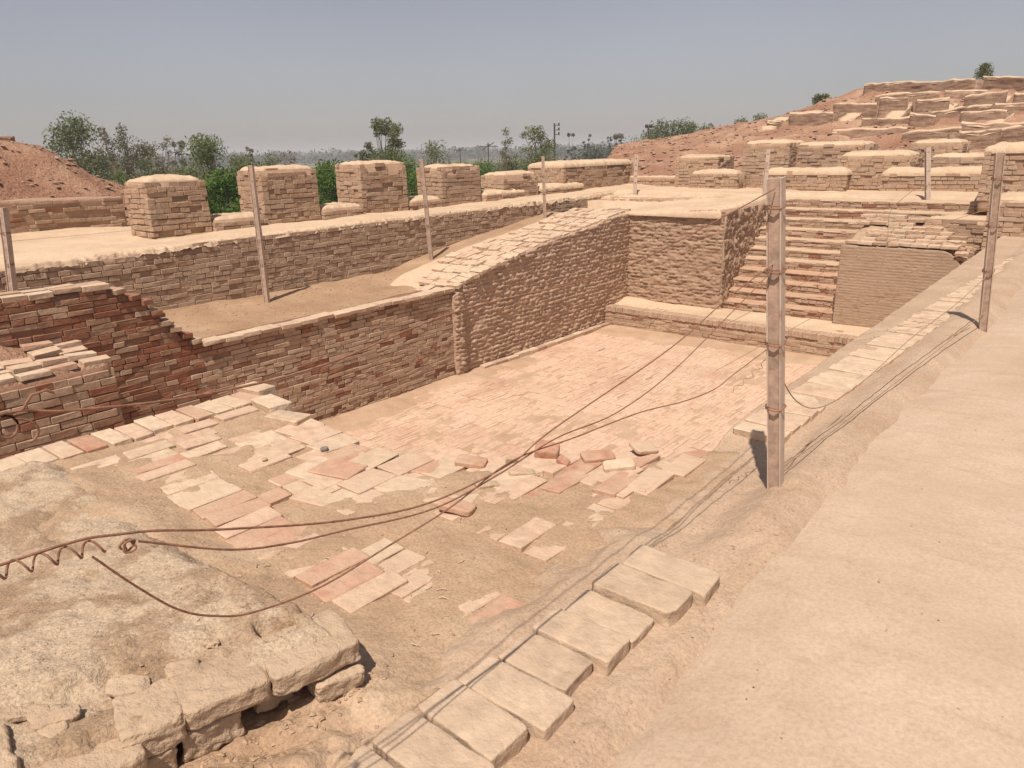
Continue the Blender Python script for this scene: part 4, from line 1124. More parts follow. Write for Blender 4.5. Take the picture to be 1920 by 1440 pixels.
# bricks on the far edge and behind it
for i in range(9):
    x = -3.92 + i * 0.20
    e = float(edge_y(x))
    pave(x, e - 0.10 + rng.uniform(-0.03, 0.02), 0.20, 0.27, 0.03 + rng.uniform(-0.05, 0.05), pick([('pale', 4), ('pinkpave', 2), ('redpave', 1)]), 0.012 + rng.uniform(-0.01, 0.012), 0.05)
    if rng.random() < 0.9: pave(x + rng.uniform(-0.02, 0.02), e - 0.385, 0.195, 0.27, 0.03 + rng.uniform(-0.06, 0.06), pick([('pale', 3), ('pinkpave', 3), ('redpave', 0.7)]), 0.004 + rng.uniform(-0.012, 0.012), 0.05)
pave(-3.16, 2.20, 0.29, 0.19, 0.2, 'redpave', 0.025, 0.05)
pave(-2.86, 2.52, 0.27, 0.18, 0.35, 'redpave', 0.008, 0.04)
pave(-2.72, 2.30, 0.29, 0.19, 0.3, 'pale', 0.012, 0.03)
pave(-2.42, 2.34, 0.28, 0.18, 0.35, 'pale', 0.012, 0.03)
pave(-2.98, 1.93, 0.28, 0.15, 0.3, 'pinkpave', 0.004, 0.04)
pave(-2.80, 2.02, 0.28, 0.15, 0.3, 'pale', 0.002, 0.04)
# buried bricks in the middle and on the right
for k in range(70):
    x = rng.uniform(-3.9, -1.62); 
    y = rng.uniform(1.85, 2.35) if x < -2.5 else rng.uniform(1.45, float(edge_y(x)) - 0.2)
    pave(round(x / 0.145) * 0.145, round(y / 0.29) * 0.29, 0.28, 0.136, math.pi / 2, pick([('pinkpave', 4), ('pale', 2), ('redpave', 2)]), (-0.004 if x < -2.6 else -0.010) + rng.uniform(-0.010, 0.010), 0.03)
# reddish bricks near the post
for k in range(26):
    x = -1.66 - rng.random() * 0.75; y = float(edge_y(x)) - 0.12 - rng.random() * 0.5
    pave(x, y, 0.28, 0.14, math.pi / 2, 'redpave' if rng.random() < 0.5 else 'pinkpave', 0.004 + rng.uniform(-0.01, 0.008), 0.03)
emit_bricks(platform, pb, 300, 10, 'paving_brick')

# loose bricks and shards lying at the broken edge, each a thing
GL = 'loose bricks at the broken pool edge'
def loose(label, x, y, z, L, D, H, rot, mat, seed, rough=0.12, cat='brick', group=GL, sq=6.0, chip=0.8):
    k_ = 0.74 if group else 1.0
    o = obj('loose_brick', rock_mesh('loose_brick', L * k_, D * k_, H * k_, mat, seed, 9, rough, sq, chip), None, label=label, category=cat, group=group)
    o.location = (x, y, z); o.rotation_euler = rot
    return o
loose('dark red brick standing tilted at the pool edge under the two wires', -2.33, 3.05, -0.055, 0.19, 0.15, 0.12, (0.25, 0.1, 0.5), 'redpave', 3, 0.10)
loose('small dark shard just left of the standing red brick', -2.44, 2.86, -0.075, 0.09, 0.04, 0.06, (0.3, 0.3, 0.8), 'crumb', 4)
loose('small curled red shard just right of the standing red brick', -2.20, 3.03, -0.075, 0.10, 0.08, 0.05, (0.2, 0.5, 0.3), 'redpave', 5)
loose('flat broken red brick lying right of the standing brick', -2.08, 3.20, -0.075, 0.26, 0.15, 0.05, (0.1, 0.05, 0.9), 'redpave', 6)
loose('pale broken slab with dark underside lying beside the flat red brick', -1.92, 3.17, -0.075, 0.24, 0.13, 0.05, (0.12, -0.1, 0.7), 'pale', 7)
loose('thin pinkish flake leaning at the far right of the broken edge', -1.92, 3.44, -0.06, 0.22, 0.15, 0.04, (0.25, 0.2, 1.2), 'pinkpave', 8)
loose('orange red tile piece nearest the camera under the wires', -2.30, 2.27, -0.075, 0.24, 0.15, 0.05, (-0.08, 0.15, 0.4), 'redpave', 9)
loose('red brick fragment just left of the crossing wires', -2.62, 2.72, -0.08, 0.24, 0.15, 0.05, (0.05, 0.1, 0.5), 'redpave', 10)
loose('rough brown lump just below the crossing wires', -2.35, 2.55, -0.085, 0.17, 0.07, 0.05, (0.1, 0.1, 1.1), 'crumb', 11, 0.25)
loose('low brown lump at the edge right of the crossing wires', -2.30, 2.78, -0.085, 0.20, 0.07, 0.05, (0.1, 0.1, 0.9), 'crumb', 12, 0.25)
loose('small grey pebble on the pale bricks behind the red paving brick', -3.45, 2.32, -0.075, 0.05, 0.04, 0.03, (0, 0, 0.3), 'greystone', 13, 0.2, 'stone', None, 2.5)
loose('tiny grey pebble near the corner blocks of the left brick row', -3.62, 2.02, -0.08, 0.035, 0.03, 0.02, (0, 0, 0.9), 'crumb', 14, 0.2, 'stone', None, 2.5)

# ---- row of dusty slabs along the walkway
slabs = thing('brick_kerb', (-1.2, 1.6, -0.06), 'row of large dusty pale slabs along the walkway in the foreground', 'kerb')
SY = [0.70, 0.85, 1.013, 1.183, 1.355, 1.53, 1.715, 1.885, 2.065, 2.265]
for i, y in enumerate(SY):
    w = (SY[i + 1] - SY[i] if i + 1 < len(SY) else 0.19) - 0.014
    L = (0.32, 0.33, 0.34, 0.31, 0.34, 0.28, 0.31, 0.30, 0.34, 0.36)[i]
    x0 = -1.42 + 0.055 * (y - 0.8)
    o = obj('slab', rock_mesh('slab', L, w + 0.004, 0.085, 'stone', 40 + i, 25, 0.11, 18.0, 2.6, 0.035), None)
    o.location = (x0 + L / 2, y + w / 2 - 0.02, -0.064 + (0.012, 0.006, 0.012, 0.014, 0.004, 0.0, 0.010, -0.012, 0.016, 0.010)[i])
    o.rotation_euler = (rng.uniform(-0.02, 0.02), 0.03 + rng.uniform(-0.02, 0.02), 0.02 + rng.uniform(-0.05, 0.05))
    o.parent = slabs; o.location = Vector(o.location) - Vector(slabs.location)
emit_p = []
# parapet headers between the posts and beyond
pk = structure_root('parapet_edge', (-1.4, 8, 0))
y = 3.95
while y < 13.6:
    w = 0.138 * rng.uniform(0.95, 1.05)
    xo = float(np.interp(y, [4, 7, 13], [-1.60, -1.47, -1.16]))
    if rng.random() > 0.03:
        emit_p.append((xo + 0.15, y + w / 2, -0.052 + rng.uniform(-0.012, 0.008), 0.30, w * 0.97, 0.066, rng.uniform(-0.04, 0.04), rng.uniform(-0.03, 0.03), rng.uniform(-0.03, 0.03), 'pale'))
    y += w + 0.006
emit_bricks(pk, emit_p, 300, 10, 'header_brick')

# ---- crumbling plaster topped block in the near left corner
block = thing('crumbling_block', (-2.8, 0.4, -0.1), 'large crumbling brick block with dusty plastered top in the lower left corner', 'block')
def bl_edge(y): return -1.66 - 0.17 * np.clip((1.18 - y) / 0.85, 0, 2) 
bu = np.linspace(0, 1, 250); bv = np.linspace(0, 1, 230)
U, V_ = np.meshgrid(bu, bv, indexing='ij')
YB = -1.0 + V_ * (1.20 + 1.0 + 0.22 * (1 - sstep(0.3, 0.8, U)))
XB = -4.6 + U * (bl_edge(YB) - 0.015 + 0.035 * fbm(YB * 7, 0 * YB, 75.0) + 0.02 * fbm(YB * 23, 0 * YB, 76.0) + 4.6)
YB = YB + 0.03 * fbm(XB * 5, YB * 0 + 3.0) * sstep(0.6, 1.0, V_) + 0.20 * (1 - sstep(0.0, 0.25, U)) * sstep(0.8, 1, V_) * 0
d_edge = (bl_edge(YB) - 0.015 - XB)
lev = sstep(-2.1, -3.7, XB)                                         # 1 at the left, where the skin runs out into the dust
d_far = 1.20 - YB
ZB = 0.160 - 0.20 * lev + 0.014 * fbm(XB * 2.2, YB * 2.2, 61.0) + 0.020 * fbm(XB * 6, YB * 6, 62.0) + 0.013 * fbm(XB * 17, YB * 17, 63.0) + 0.007 * fbm(XB * 45, YB * 45, 66.0)
soft = sstep(-1.9, -3.2, XB)                                        # left part of the far edge slopes away softly
ZB = ZB - (0.25 - 0.13 * lev) * (1 - sstep(0.0, 0.10 + 0.20 * soft, d_far + 0.21 * lev + 0.03 * fbm(XB * 9, YB * 9, 4.0)))
crust = sstep(-0.02, 0.03, d_edge - 0.26 + 0.30 * fbm(XB * 3.5, YB * 3.5, 64.0) + 0.10 * fbm(XB * 13, YB * 13, 67.0))   # edge of the plaster skin
ZB = ZB - 0.030 * (1 - crust) * sstep(1.1, 0.7, YB)
ZB = ZB - 0.035 * (1 - sstep(0.0, 0.06, d_edge + 0.03 * fbm(XB * 12, YB * 12, 65.0)))
ZB = ZB - 0.07 * sstep(0.35, 0.6, fbm(XB * 7 + 3, YB * 7, 70.0)) * (1 - crust)
obj('plaster_top', sheet('plaster_top', XB, YB, ZB, M['block'], skirt=None), block)
obj('core', sheet('core', XB[::6, ::6] - 0.08 * U[::6, ::6], YB[::6, ::6], ZB[::6, ::6] - 0.04, M['dirt'], skirt=-0.16), block)
def rock_child(name, x, y, z, L, D, H, rot, mat, seed, rough=0.20, sq=11.0, chip=1.3):
    o = obj(name, rock_mesh(name, L, D, H, mat, seed, 29, rough, sq, chip, 0.10), None)
    o.rotation_euler = rot; o.parent = block
    o.location = Vector((x, y, z)) - Vector(block.location)
    return o
Q = math.pi / 2
def edge_brick(y, z, L, D, H, seed, out=0.0, dyaw=0.0, tilt=0.0, **kw):
    x = float(bl_edge(y)) + out + 0.005 - D / 2
    return rock_child('brick', x, y, z - (0.030 if z > 0.09 else 0.012), L, D, H, (0.02 + tilt, 0.03, Q - 0.19 + dyaw), 'crumb', seed, **kw)
edge_brick(1.035, 0.128, 0.29, 0.22, 0.080, 51, 0.03)
edge_brick(0.775, 0.130, 0.24, 0.20, 0.075, 52, 0.01, -0.05)
edge_brick(0.585, 0.125, 0.16, 0.20, 0.090, 53, 0.00, -0.06)
edge_brick(0.40, 0.110, 0.28, 0.22, 0.080, 54, 0.06, 0.05)
edge_brick(0.16, 0.160, 0.27, 0.22, 0.090, 55, -0.04)
edge_brick(-0.10, 0.14, 0.27, 0.22, 0.085, 56, 0.0)
edge_brick(1.085, 0.028, 0.16, 0.17, 0.075, 57, 0.05, -0.1, 0.05)
edge_brick(0.72, 0.020, 0.17, 0.14, 0.095, 58, -0.01)
edge_brick(0.92, 0.018, 0.12, 0.10, 0.075, 59, -0.06)
edge_brick(0.52, 0.010, 0.20, 0.14, 0.10, 60, 0.0)
edge_brick(0.26, 0.020, 0.26, 0.14, 0.10, 61, 0.02)
edge_brick(1.06, -0.060, 0.22, 0.14, 0.08, 62, -0.01)
edge_brick(0.78, -0.075, 0.26, 0.16, 0.08, 63, -0.02)
edge_brick(0.45, -0.080, 0.26, 0.16, 0.09, 64, 0.0)
for k in range(9):                                   # flakes of the broken plaster skin
    y = rng.uniform(0.25, 1.0); x = float(bl_edge(y)) - rng.uniform(0.15, 0.42)
    rock_child('plaster_flake', x, y, 0.135 + rng.uniform(0.0, 0.015), rng.uniform(0.06, 0.15), rng.uniform(0.04, 0.09), 0.022, (0.25 * rng.random(), 0.25 * rng.random(), rng.random() * 3), 'crumb', 100 + k, rough=0.5, sq=4.0)

# gravel, crumbs and small shards: nobody could count them
def gravel(name, n, area, zf, size, mats, seed):
    r = np.random.default_rng(seed)
    Vs, F3, rd, off = [], [], [], 0
    octa = np.array([(1, 0, 0), (-1, 0, 0), (0, 1, 0), (0, -1, 0), (0, 0, 0.7), (0, 0, -0.7)], float)
    of = np.array([(0, 2, 4), (2, 1, 4), (1, 3, 4), (3, 0, 4), (2, 0, 5), (1, 2, 5), (3, 1, 5), (0, 3, 5)])
    x, y = area(r, n)
    z = zf(x, y)
    for i in range(len(x)):
        s = size[0] + (size[1] - size[0]) * r.random() ** 3
        a = r.random() * 6.28
        V = octa * (s * r.uniform(0.6, 1.3), s * r.uniform(0.5, 1), s * r.uniform(0.4, 0.8)) * r.uniform(0.7, 1.3, (6, 1))
        ca, sa = math.cos(a), math.sin(a)
        V = np.stack([V[:, 0] * ca - V[:, 1] * sa, V[:, 0] * sa + V[:, 1] * ca, V[:, 2]], 1)
        Vs.append(V + (x[i], y[i], z[i] + s * 0.15)); F3.append(of + off); off += 6; rd += [r.random()] * 6
    me = mesh_np(name, np.concatenate(Vs), np.concatenate(F3), M[mats], None, rd)
    return obj(name, me, None, kind='stuff')
BZX, BZY, BZZ = XB.ravel(), YB.ravel(), ZB.ravel()
def on_block(r, n):
    i = r.integers(0, len(BZX), n * 4); keep = (BZX[i] > -3.6) & (BZY[i] > 0.1) & (fbm(BZX[i] * 2.2, BZY[i] * 2.2, 88.0) > 0.0)
    on_block.i = i[keep][:n]
    return BZX[on_block.i], BZY[on_block.i]
gravel('gravel', 1800, on_block, lambda x, y: BZZ[on_block.i], (0.0015, 0.008), 'grit', 8)
gravel('gravel', 2200, lambda r, n: (r.uniform(-4.2, -1.6, n), 1.25 + r.random(n) ** 1.4 * 1.3), platform_z, (0.002, 0.010), 'grit', 1)
gravel('gravel', 1500, lambda r, n: (r.uniform(-1.62, -0.85, n), r.uniform(0.3, 4.0, n)), verge_z, (0.002, 0.010), 'grit', 2)
def crumbs(r, n):
    y = r.uniform(0.1, 1.25, n); return bl_edge(y) + 0.02 + np.abs(r.normal(0, 0.11, n)), y
gravel('gravel', 500, crumbs, lambda x, y: np.where(x < -1.55, platform_z(x, y), verge_z(x, y)), (0.003, 0.016), 'grit', 3)
gravel('gravel', 1500, lambda r, n: (r.uniform(-11.4, -9.3, n), r.uniform(3.5, 9.5, n)), terrace_z, (0.006, 0.03), 'grit', 4)
gravel('gravel', 700, lambda r, n: (r.uniform(-1.0, 1.6, n), r.uniform(0.6, 6, n)), lambda x, y: 0 * x + 0.018, (0.0015, 0.006), 'grit', 7)
gravel('rubble', 4200, lambda r, n: (r.uniform(-27, -6, n), r.uniform(23.5, 42, n)), site_h, (0.03, 0.16), 'farwall', 5)
gravel('rubble', 1400, lambda r, n: (r.uniform(-21, -16, n), r.uniform(2, 9.5, n)), site_h, (0.02, 0.10), 'farwall', 6)

r_ = np.random.default_rng(17); prt = []
for k in range(30):                                  # bits of straw and twig on the dirt
    if k < 30: x, y = r_.uniform(-2.6, -1.5), r_.uniform(0.9, 2.4); z = float(platform_z(x, y)) if x < -1.58 else float(verge_z(x, y))
    else: x, y = r_.uniform(-1.05, -0.2), r_.uniform(0.8, 3.2); z = 0.03
    a = r_.random() * 6.28; l = r_.uniform(0.012, 0.045)
    prt.append(tube_np(np.array([(x, y, z + 0.006), (x + l * 0.5 * math.cos(a + 0.3), y + l * 0.5 * math.sin(a + 0.3), z + 0.010), (x + l * math.cos(a), y + l * math.sin(a), z + 0.007)]), 0.0022, 4))
V, F = merge(prt)
obj('straw', mesh_np('straw', V, F, M['sand']), None, kind='stuff')

# ================================================================== POSTS AND WIRES
def post_mesh(kind, H):
    """H-section fence post: two flanges and a web"""
    w, t, d = 0.038, 0.007, 0.050
    boxes = {'flange_a': (-w, w, -d / 2 - t, -d / 2), 'flange_b': (-w, w, d / 2, d / 2 + t), 'web': (-0.027, 0.027, -d / 2, d / 2)}
    x0, x1, y0, y1 = boxes[kind]
    zs = np.linspace(-0.25, H, 7); V = []
    for z in zs:
        j = 0.001
        for (x, y) in ((x0, y0), (x1, y0), (x1, y1), (x0, y1)): V.append((x + rng.uniform(-j, j), y + rng.uniform(-j, j), z))
    F = []
    for k in range(len(zs) - 1):
        for q in range(4):
            F.append((k * 4 + q, k * 4 + (q + 1) % 4, k * 4 + 4 + (q + 1) % 4, k * 4 + 4 + q))
    F += [(3, 2, 1, 0), tuple(len(V) - 4 + q for q in range(4))]
    return mesh_np('flange' if kind != 'web' else 'web', np.array(V), np.array(F), M['post'] if kind != 'web' else M['postweb'])
_pm = {}
def post(label, base, top, yaw, ties=(), scale=1.0):
    base = Vector(base); top = Vector(top); ax = (top - base); H = round(ax.length, 2)
    if H not in _pm: _pm[H] = [(nm, post_mesh(kd, H)) for nm, kd in (('flange', 'flange_a'), ('flange', 'flange_b'), ('web', 'web'))]
    t = thing('fence_post', base, label, 'post', 'fence posts round the bath')
    q = ax.to_track_quat('Z', 'X')
    t.rotation_mode = 'QUATERNION'
    t.rotation_quaternion = Matrix.Rotation(0, 4, 'Z').to_quaternion() @ q
    for nm, me in _pm[H]:
        o = bpy.data.objects.new(nm, me); o.parent = t; o.rotation_euler = (0, 0, yaw); o.scale = (scale, scale, 1); C.objects.link(o)
    for h in ties:
        th = np.linspace(0, 2 * np.pi * 1.6, 22)
        P = np.stack([0.052 * np.cos(th), 0.046 * np.sin(th), h + 0.012 * th / 6.28 + 0.004 * np.sin(3 * th)], 1)
        V, F = tube_np(P, 0.0035, 5)
        o = bpy.data.objects.new('wire_tie', mesh_np('wire_tie', V, F, M['rust'])); o.parent = t; o.rotation_euler = (0, 0, yaw); C.objects.link(o)
    return t

P1B, P1T = (-1.105, 3.317, -0.02), (-1.192, 3.20, 1.459)
P2B, P2T = (-0.83, 7.62, 0.0), (-0.90, 7.35, 1.495)
p1 = post('tall dusty fence post standing in the foreground right of centre', P1B, P1T, 0.75, (1.36, 1.08, 0.74, 0.42))
post('dusty fence post at the right edge beside the walkway', P2B, P2T, 0.55, (1.3, 0.9, 0.5))
LP = [((-11.05, 2.947, -0.25), (-11.05, 3.077, 1.06)), ((-11.05, 6.62, -0.72), (-11.05, 6.644, 1.479)), ((-11.05, 10.53, -0.42), (-11.05, 10.42, 1.49)), ((-11.05, 14.47, 0.0), (-11.05, 14.41, 1.46)),
      ((-10.84, 18.4, 0.36), (-10.83, 18.4, 1.42)), ((-7.1, 18.4, 0.36), (-7.11, 18.4, 1.487)), ((-3.45, 18.4, 0.36), (-3.60, 18.4, 1.474))]
LPN = ['fence post at the left frame edge before the retaining wall', 'second fence post from the left, before the tall pier', 'third fence post from the left, where the dirt strip meets the brick path',
       'fence post before the left end of the long corner pier', 'fence post with cross ties before the red earth slope', 'fence post half hidden behind the foreground post top', 'fence post behind the broken steps at far right']
for i, ((b, t_), lab) in enumerate(zip(LP, LPN)):
    post(lab, b, t_, 0.6, (1.0, 0.6) if i != 4 else (0.95, 0.78, 0.62, 0.48, 0.3), 1.25 if i >= 4 else 1.15)

def wire(label, P, r=0.0036, mat='rust', sides=6, n=8, name='fence_wire', group='fence wires', raw=False):
    V, F = tube_np(np.array(P, float) if raw else catmull(P, n), r * 0.66, sides)
    return obj(name, mesh_np(name, V, F, M[mat], smooth=True), None, label=label, category='wire', group=group, kind='thing')

wire('rusty upper wire of the pair running from the left edge to the foreground post',
     [(-1.2, -0.5, 1.05), (-1.2, 0.22, 1.03), (-1.2, 0.40, 1.003), (-1.2, 0.57, 0.935), (-1.2, 0.83, 0.84), (-1.2, 1.10, 0.775), (-1.2, 1.41, 0.77), (-1.2, 1.61, 0.81), (-1.2, 2.33, 0.90), (-1.2, 2.83, 1.01), (-1.17, 3.24, 1.10)])
wire('rusty lower wire of the pair starting at the knotted loop', [(-1.19, 0.415, 0.985), (-1.19, 0.57, 0.895), (-1.2, 0.70, 0.845), (-1.2, 0.83, 0.815), (-1.2, 1.10, 0.755), (-1.2, 1.35, 0.755), (-1.2, 1.62, 0.775), (-1.2, 1.95, 0.755), (-1.2, 2.33, 0.80), (-1.2, 2.83, 0.93), (-1.17, 3.24, 1.08)], 0.0033)
wire('long slack rusty wire drooping in a loop over the foreground block', [(-1.2, 0.345, 0.985), (-1.2, 0.40, 0.90), (-1.2, 0.46, 0.82), (-1.2, 0.52, 0.772), (-1.2, 0.60, 0.735), (-1.2, 0.76, 0.71), (-1.2, 0.95, 0.72), (-1.2, 1.17, 0.735), (-1.2, 1.41, 0.775), (-1.2, 1.72, 0.745), (-1.2, 2.11, 0.71), (-1.2, 2.45, 0.655), (-1.2, 2.73, 0.63), (-1.19, 2.9, 0.655), (-1.17, 3.22, 0.70)], 0.0033)
wire('thin rusty wire crossing in front of the left brick wall up to the foreground post', [(-1.2, 0.10, 1.22), (-1.2, 0.27, 1.255), (-1.2, 0.36, 1.235), (-1.2, 0.55, 1.205), (-1.2, 0.82, 1.195), (-1.2, 1.23, 1.235), (-1.2, 1.92, 1.235), (-1.19, 2.55, 1.32), (-1.18, 3.17, 1.42)], 0.0036)
th = np.linspace(0, 2 * np.pi * 6.5, 160)
cy = np.linspace(0.14, 0.365, 160)
wire('coiled spring of rusty wire at the left edge', np.stack([-1.2 + 0.014 * np.sin(th), cy, np.interp(cy, [0, 0.22, 0.4], [1.038, 1.030, 1.003]) - 0.010 + 0.012 * np.cos(th)], 1), 0.003, raw=True)
th = np.linspace(0, 2 * np.pi * 2.6, 60)
wire('small knotted loop of rusty wire right of the coil', np.stack([-1.19 + 0.006 * np.sin(th * 0.7), 0.398 + 0.009 * np.cos(th) + 0.003 * np.sin(2.3 * th), 0.985 + 0.010 * np.sin(th)], 1), 0.003, raw=True)
th = np.linspace(0, 2 * np.pi * 1.3, 40)
wire('twisted ring of thick rusty wire before the buttress at the left edge', np.concatenate([np.stack([-1.2 + 0 * th, 0.275 + 0.014 * np.cos(th), 1.235 + 0.017 * np.sin(th)], 1), [(-1.2, 0.30, 1.255), (-1.2, 0.315, 1.273), (-1.2, 0.335, 1.275), (-1.2, 0.345, 1.268)]]), 0.0034, raw=True)
th = np.linspace(0, 1, 40)
wire('loose hooked wire end below the twisted ring', [(-1.2, 0.285, 1.245), (-1.2, 0.305, 1.235), (-1.2, 0.313, 1.218), (-1.2, 0.305, 1.205), (-1.2, 0.297, 1.203)], 0.003)
wire('slack wire sagging from the foreground post down to the walkway edge', [(-1.15, 3.27, 0.62), (-1.12, 3.55, 0.36), (-1.10, 3.95, 0.22), (-1.06, 4.6, 0.21), (-1.0, 5.5, 0.30), (-0.92, 6.6, 0.36), (-0.86, 7.5, 0.45)], 0.0045, 'wire')
wire('lowest wire near the ground between the two walkway posts', [(-1.11, 3.30, 0.06), (-1.07, 4.2, 0.03), (-1.0, 5.4, 0.04), (-0.92, 6.6, 0.06), (-0.84, 7.6, 0.10)], 0.0045, 'wire')
wire('wire trailing on the ground just inside the lowest wire', [(-1.12, 3.36, 0.02), (-1.16, 4.0, -0.02), (-1.13, 4.9, -0.015), (-1.08, 5.8, -0.01), (-0.98, 6.8, 0.0), (-0.9, 7.5, 0.03)], 0.004, 'wire')
wire('kinked bit of wire dangling at the left of the foreground post', [(-1.16, 3.24, 0.66), (-1.19, 3.21, 0.63), (-1.18, 3.20, 0.61), (-1.215, 3.17, 0.60), (-1.20, 3.15, 0.575), (-1.235, 3.13, 0.565), (-1.225, 3.10, 0.545), (-1.255, 3.08, 0.54), (-1.25, 3.05, 0.515)], 0.003, 'wire')
wire('wire end with a hook sticking up left of the right edge post', [(-1.6, 6.9, 0.28), (-1.58, 7.0, 0.75), (-1.60, 7.05, 1.0), (-1.52, 7.08, 1.13), (-1.42, 7.1, 1.22), (-1.36, 7.12, 1.24), (-1.36, 7.12, 1.18)], 0.004, 'wire')
for h, nm in ((1.05, 'upper'), (0.72, 'middle')):
    wire(f'{nm} thin wire sloping up to the right edge post', [(-2.2, 5.0, h - 0.75), (-1.5, 6.3, h - 0.25), (-0.88, 7.5, h)], 0.0035, 'wire')
# two fine wires in the air across the pool
SPAN = ('over the left terrace between the first two posts', 'between the second and third posts from the left', 'between the third and fourth posts from the left', 'over the terrace corner left of the cross tied post', 'between the cross tied post and the half hidden post', 'over the stairs to the far right post')
for i in range(len(LP) - 1):
    (b0, t0), (b1, t1) = LP[i], LP[i + 1]
    for h, nm in ((0.97, 'top'), (0.68, 'middle'), (0.40, 'lower')):
        a = Vector(b0).lerp(Vector(t0), h); c = Vector(b1).lerp(Vector(t1), h); m_ = (a + c) / 2
        wire(f'{nm} faint wire {SPAN[i]}', [a, (m_.x, m_.y, m_.z - 0.06), c], 0.003, 'wire', 4, 6)

# ================================================================== VEGETATION
def leaves_np(centers, radii, n_each, size, r, flat=1.0):
    """leaf-sized quads through the volume of each clump"""
    Vs, rd = [], []
    for (c, R, n) in zip(centers, radii, n_each):
        d = r.normal(size=(n, 3)); d /= np.linalg.norm(d, axis=1)[:, None]
        rr = r.random(n) ** (1 / 2.2)
        P = np.array(c) + d * rr[:, None] * np.array(R)
        a = r.normal(size=(n, 3)); a /= np.linalg.norm(a, axis=1)[:, None]
        b = np.cross(a, r.normal(size=(n, 3))); b /= np.maximum(np.linalg.norm(b, axis=1)[:, None], 1e-6)
        s = size * r.uniform(0.5, 1.3, n)[:, None]
        Q = np.stack([P - a * s, P + b * s * 0.45, P + a * s, P - b * s * 0.45], 1)
        Vs.append(Q.reshape(-1, 3))
        t = np.clip(r.random() * 0.5 + r.random(n) * 0.5, 0, 1)
        rd.append(np.repeat(t, 4))
    V = np.concatenate(Vs); n = len(V) // 4
    F = np.arange(n * 4).reshape(n, 4)
    return V, F, np.concatenate(rd)

def ground_z(x, y):
    return max(float(site_h(x, y)), PLAIN_Z)

def tree(name, label, cat, x, y, ztop, w, mat, n=3500, size=0.085, kind='dense', seed=1, group=None, low=0.15, zb=None, ncl=26):
    r = np.random.default_rng(seed)
    z0 = ground_z(x, y) if zb is None else zb
    H = ztop - z0
    t = thing(name, (x, y, z0), label, cat, group)
    cs, rs = [], []
    if kind == 'dense':
        for k in range(ncl):
            f = low + (1 - low) * r.random() ** 0.8
            env = math.sin(math.pi * min(0.97, 0.12 + 0.80 * f)) ** 0.7
            a = r.random() * 6.28; q = math.sqrt(r.random()) * env
            R = w * r.uniform(0.16, 0.34)
            cs.append((x + math.cos(a) * q * (w / 2), y + math.sin(a) * q * (w / 2), min(z0 + f * H, ztop - R * 0.8))); rs.append((R, R, R * r.uniform(0.7, 1.3)))
        cs.append((x + 0.05 * w, y, ztop - 0.16 * w)); rs.append((w * 0.16, w * 0.16, w * 0.18))
    elif kind == 'column':
        for k in range(ncl):
            f = low + (1 - low) * (k + r.random()) / ncl
            R = w * r.uniform(0.16, 0.30) * (1.15 - 0.5 * f)
            a = r.random() * 6.28; q = r.random() * (w / 2) * (1.1 - 0.75 * f)
            cs.append((x + math.cos(a) * q, y + math.sin(a) * q, min(z0 + f * H, ztop - R * 0.7))); rs.append((R, R, R * 1.5))
    elif kind == 'airy':
        for k in range(ncl):
            f = low + (1 - low) * r.random()
            env = 0.35 + 0.65 * math.sin(math.pi * min(1, 0.15 + 0.75 * f))
            a = r.random() * 6.28; q = (0.3 + 0.7 * r.random()) * env
            R = w * r.uniform(0.09, 0.17)
            cs.append((x + math.cos(a) * q * w / 2, y + math.sin(a) * q * w / 2, min(z0 + f * H, ztop - R))); rs.append((R, R, R * 0.9))
    else:                                                            # bush: dome reaching the ground
        for k in range(ncl):
            f = r.random() ** 0.9
            env = math.sqrt(max(0.05, 1 - f * f))
            a = r.random() * 6.28; q = math.sqrt(r.random()) * env
            R = w * r.uniform(0.14, 0.26)
            cs.append((x + math.cos(a) * q * w / 2, y + math.sin(a) * q * w / 2, min(z0 + f * H, ztop - R * 0.8))); rs.append((R, R, R))
    vol = np.array([R[0] ** 2 for R in rs]); ne = np.maximum(12, (n * vol / vol.sum()).astype(int))
    V, F, rd = leaves_np(cs, rs, ne, size, r)
    crown = 'crown' if cat == 'tree' else 'foliage'
    obj(crown, mesh_np(crown, V, F, M[mat], None, rd), t)
    # trunk and limbs reach for the clumps
    parts = []
    tr = 0.035 * w + 0.02
    hz = z0 + H * (0.45 if cat == 'tree' else 0.25)
    wob = [(x, y, z0 - 0.2), (x + r.normal() * 0.05, y + r.normal() * 0.05, z0 + (hz - z0) * 0.5), (x + r.normal() * 0.1 * w, y + r.normal() * 0.1 * w, hz)]
    parts.append(tube_np(catmull(wob, 4), np.linspace(tr, tr * 0.6, 9), 6))
    for c in (cs if len(cs) < 30 else cs[:30]):
        if c[2] < z0 + H * 0.2: continue
        b = np.array(wob[1]) if c[2] < hz else np.array(wob[2])
        mid = (b + np.array(c)) / 2 + r.normal(size=3) * 0.05 * w
        parts.append(tube_np(catmull([b, mid, c], 3), np.linspace(tr * 0.45, tr * 0.12, 7), 4))
    V, F = merge(parts)
    obj('trunk' if cat == 'tree' else 'stem', mesh_np('trunk' if cat == 'tree' else 'stem', V, F, M['bark'], smooth=True), t)
    return t

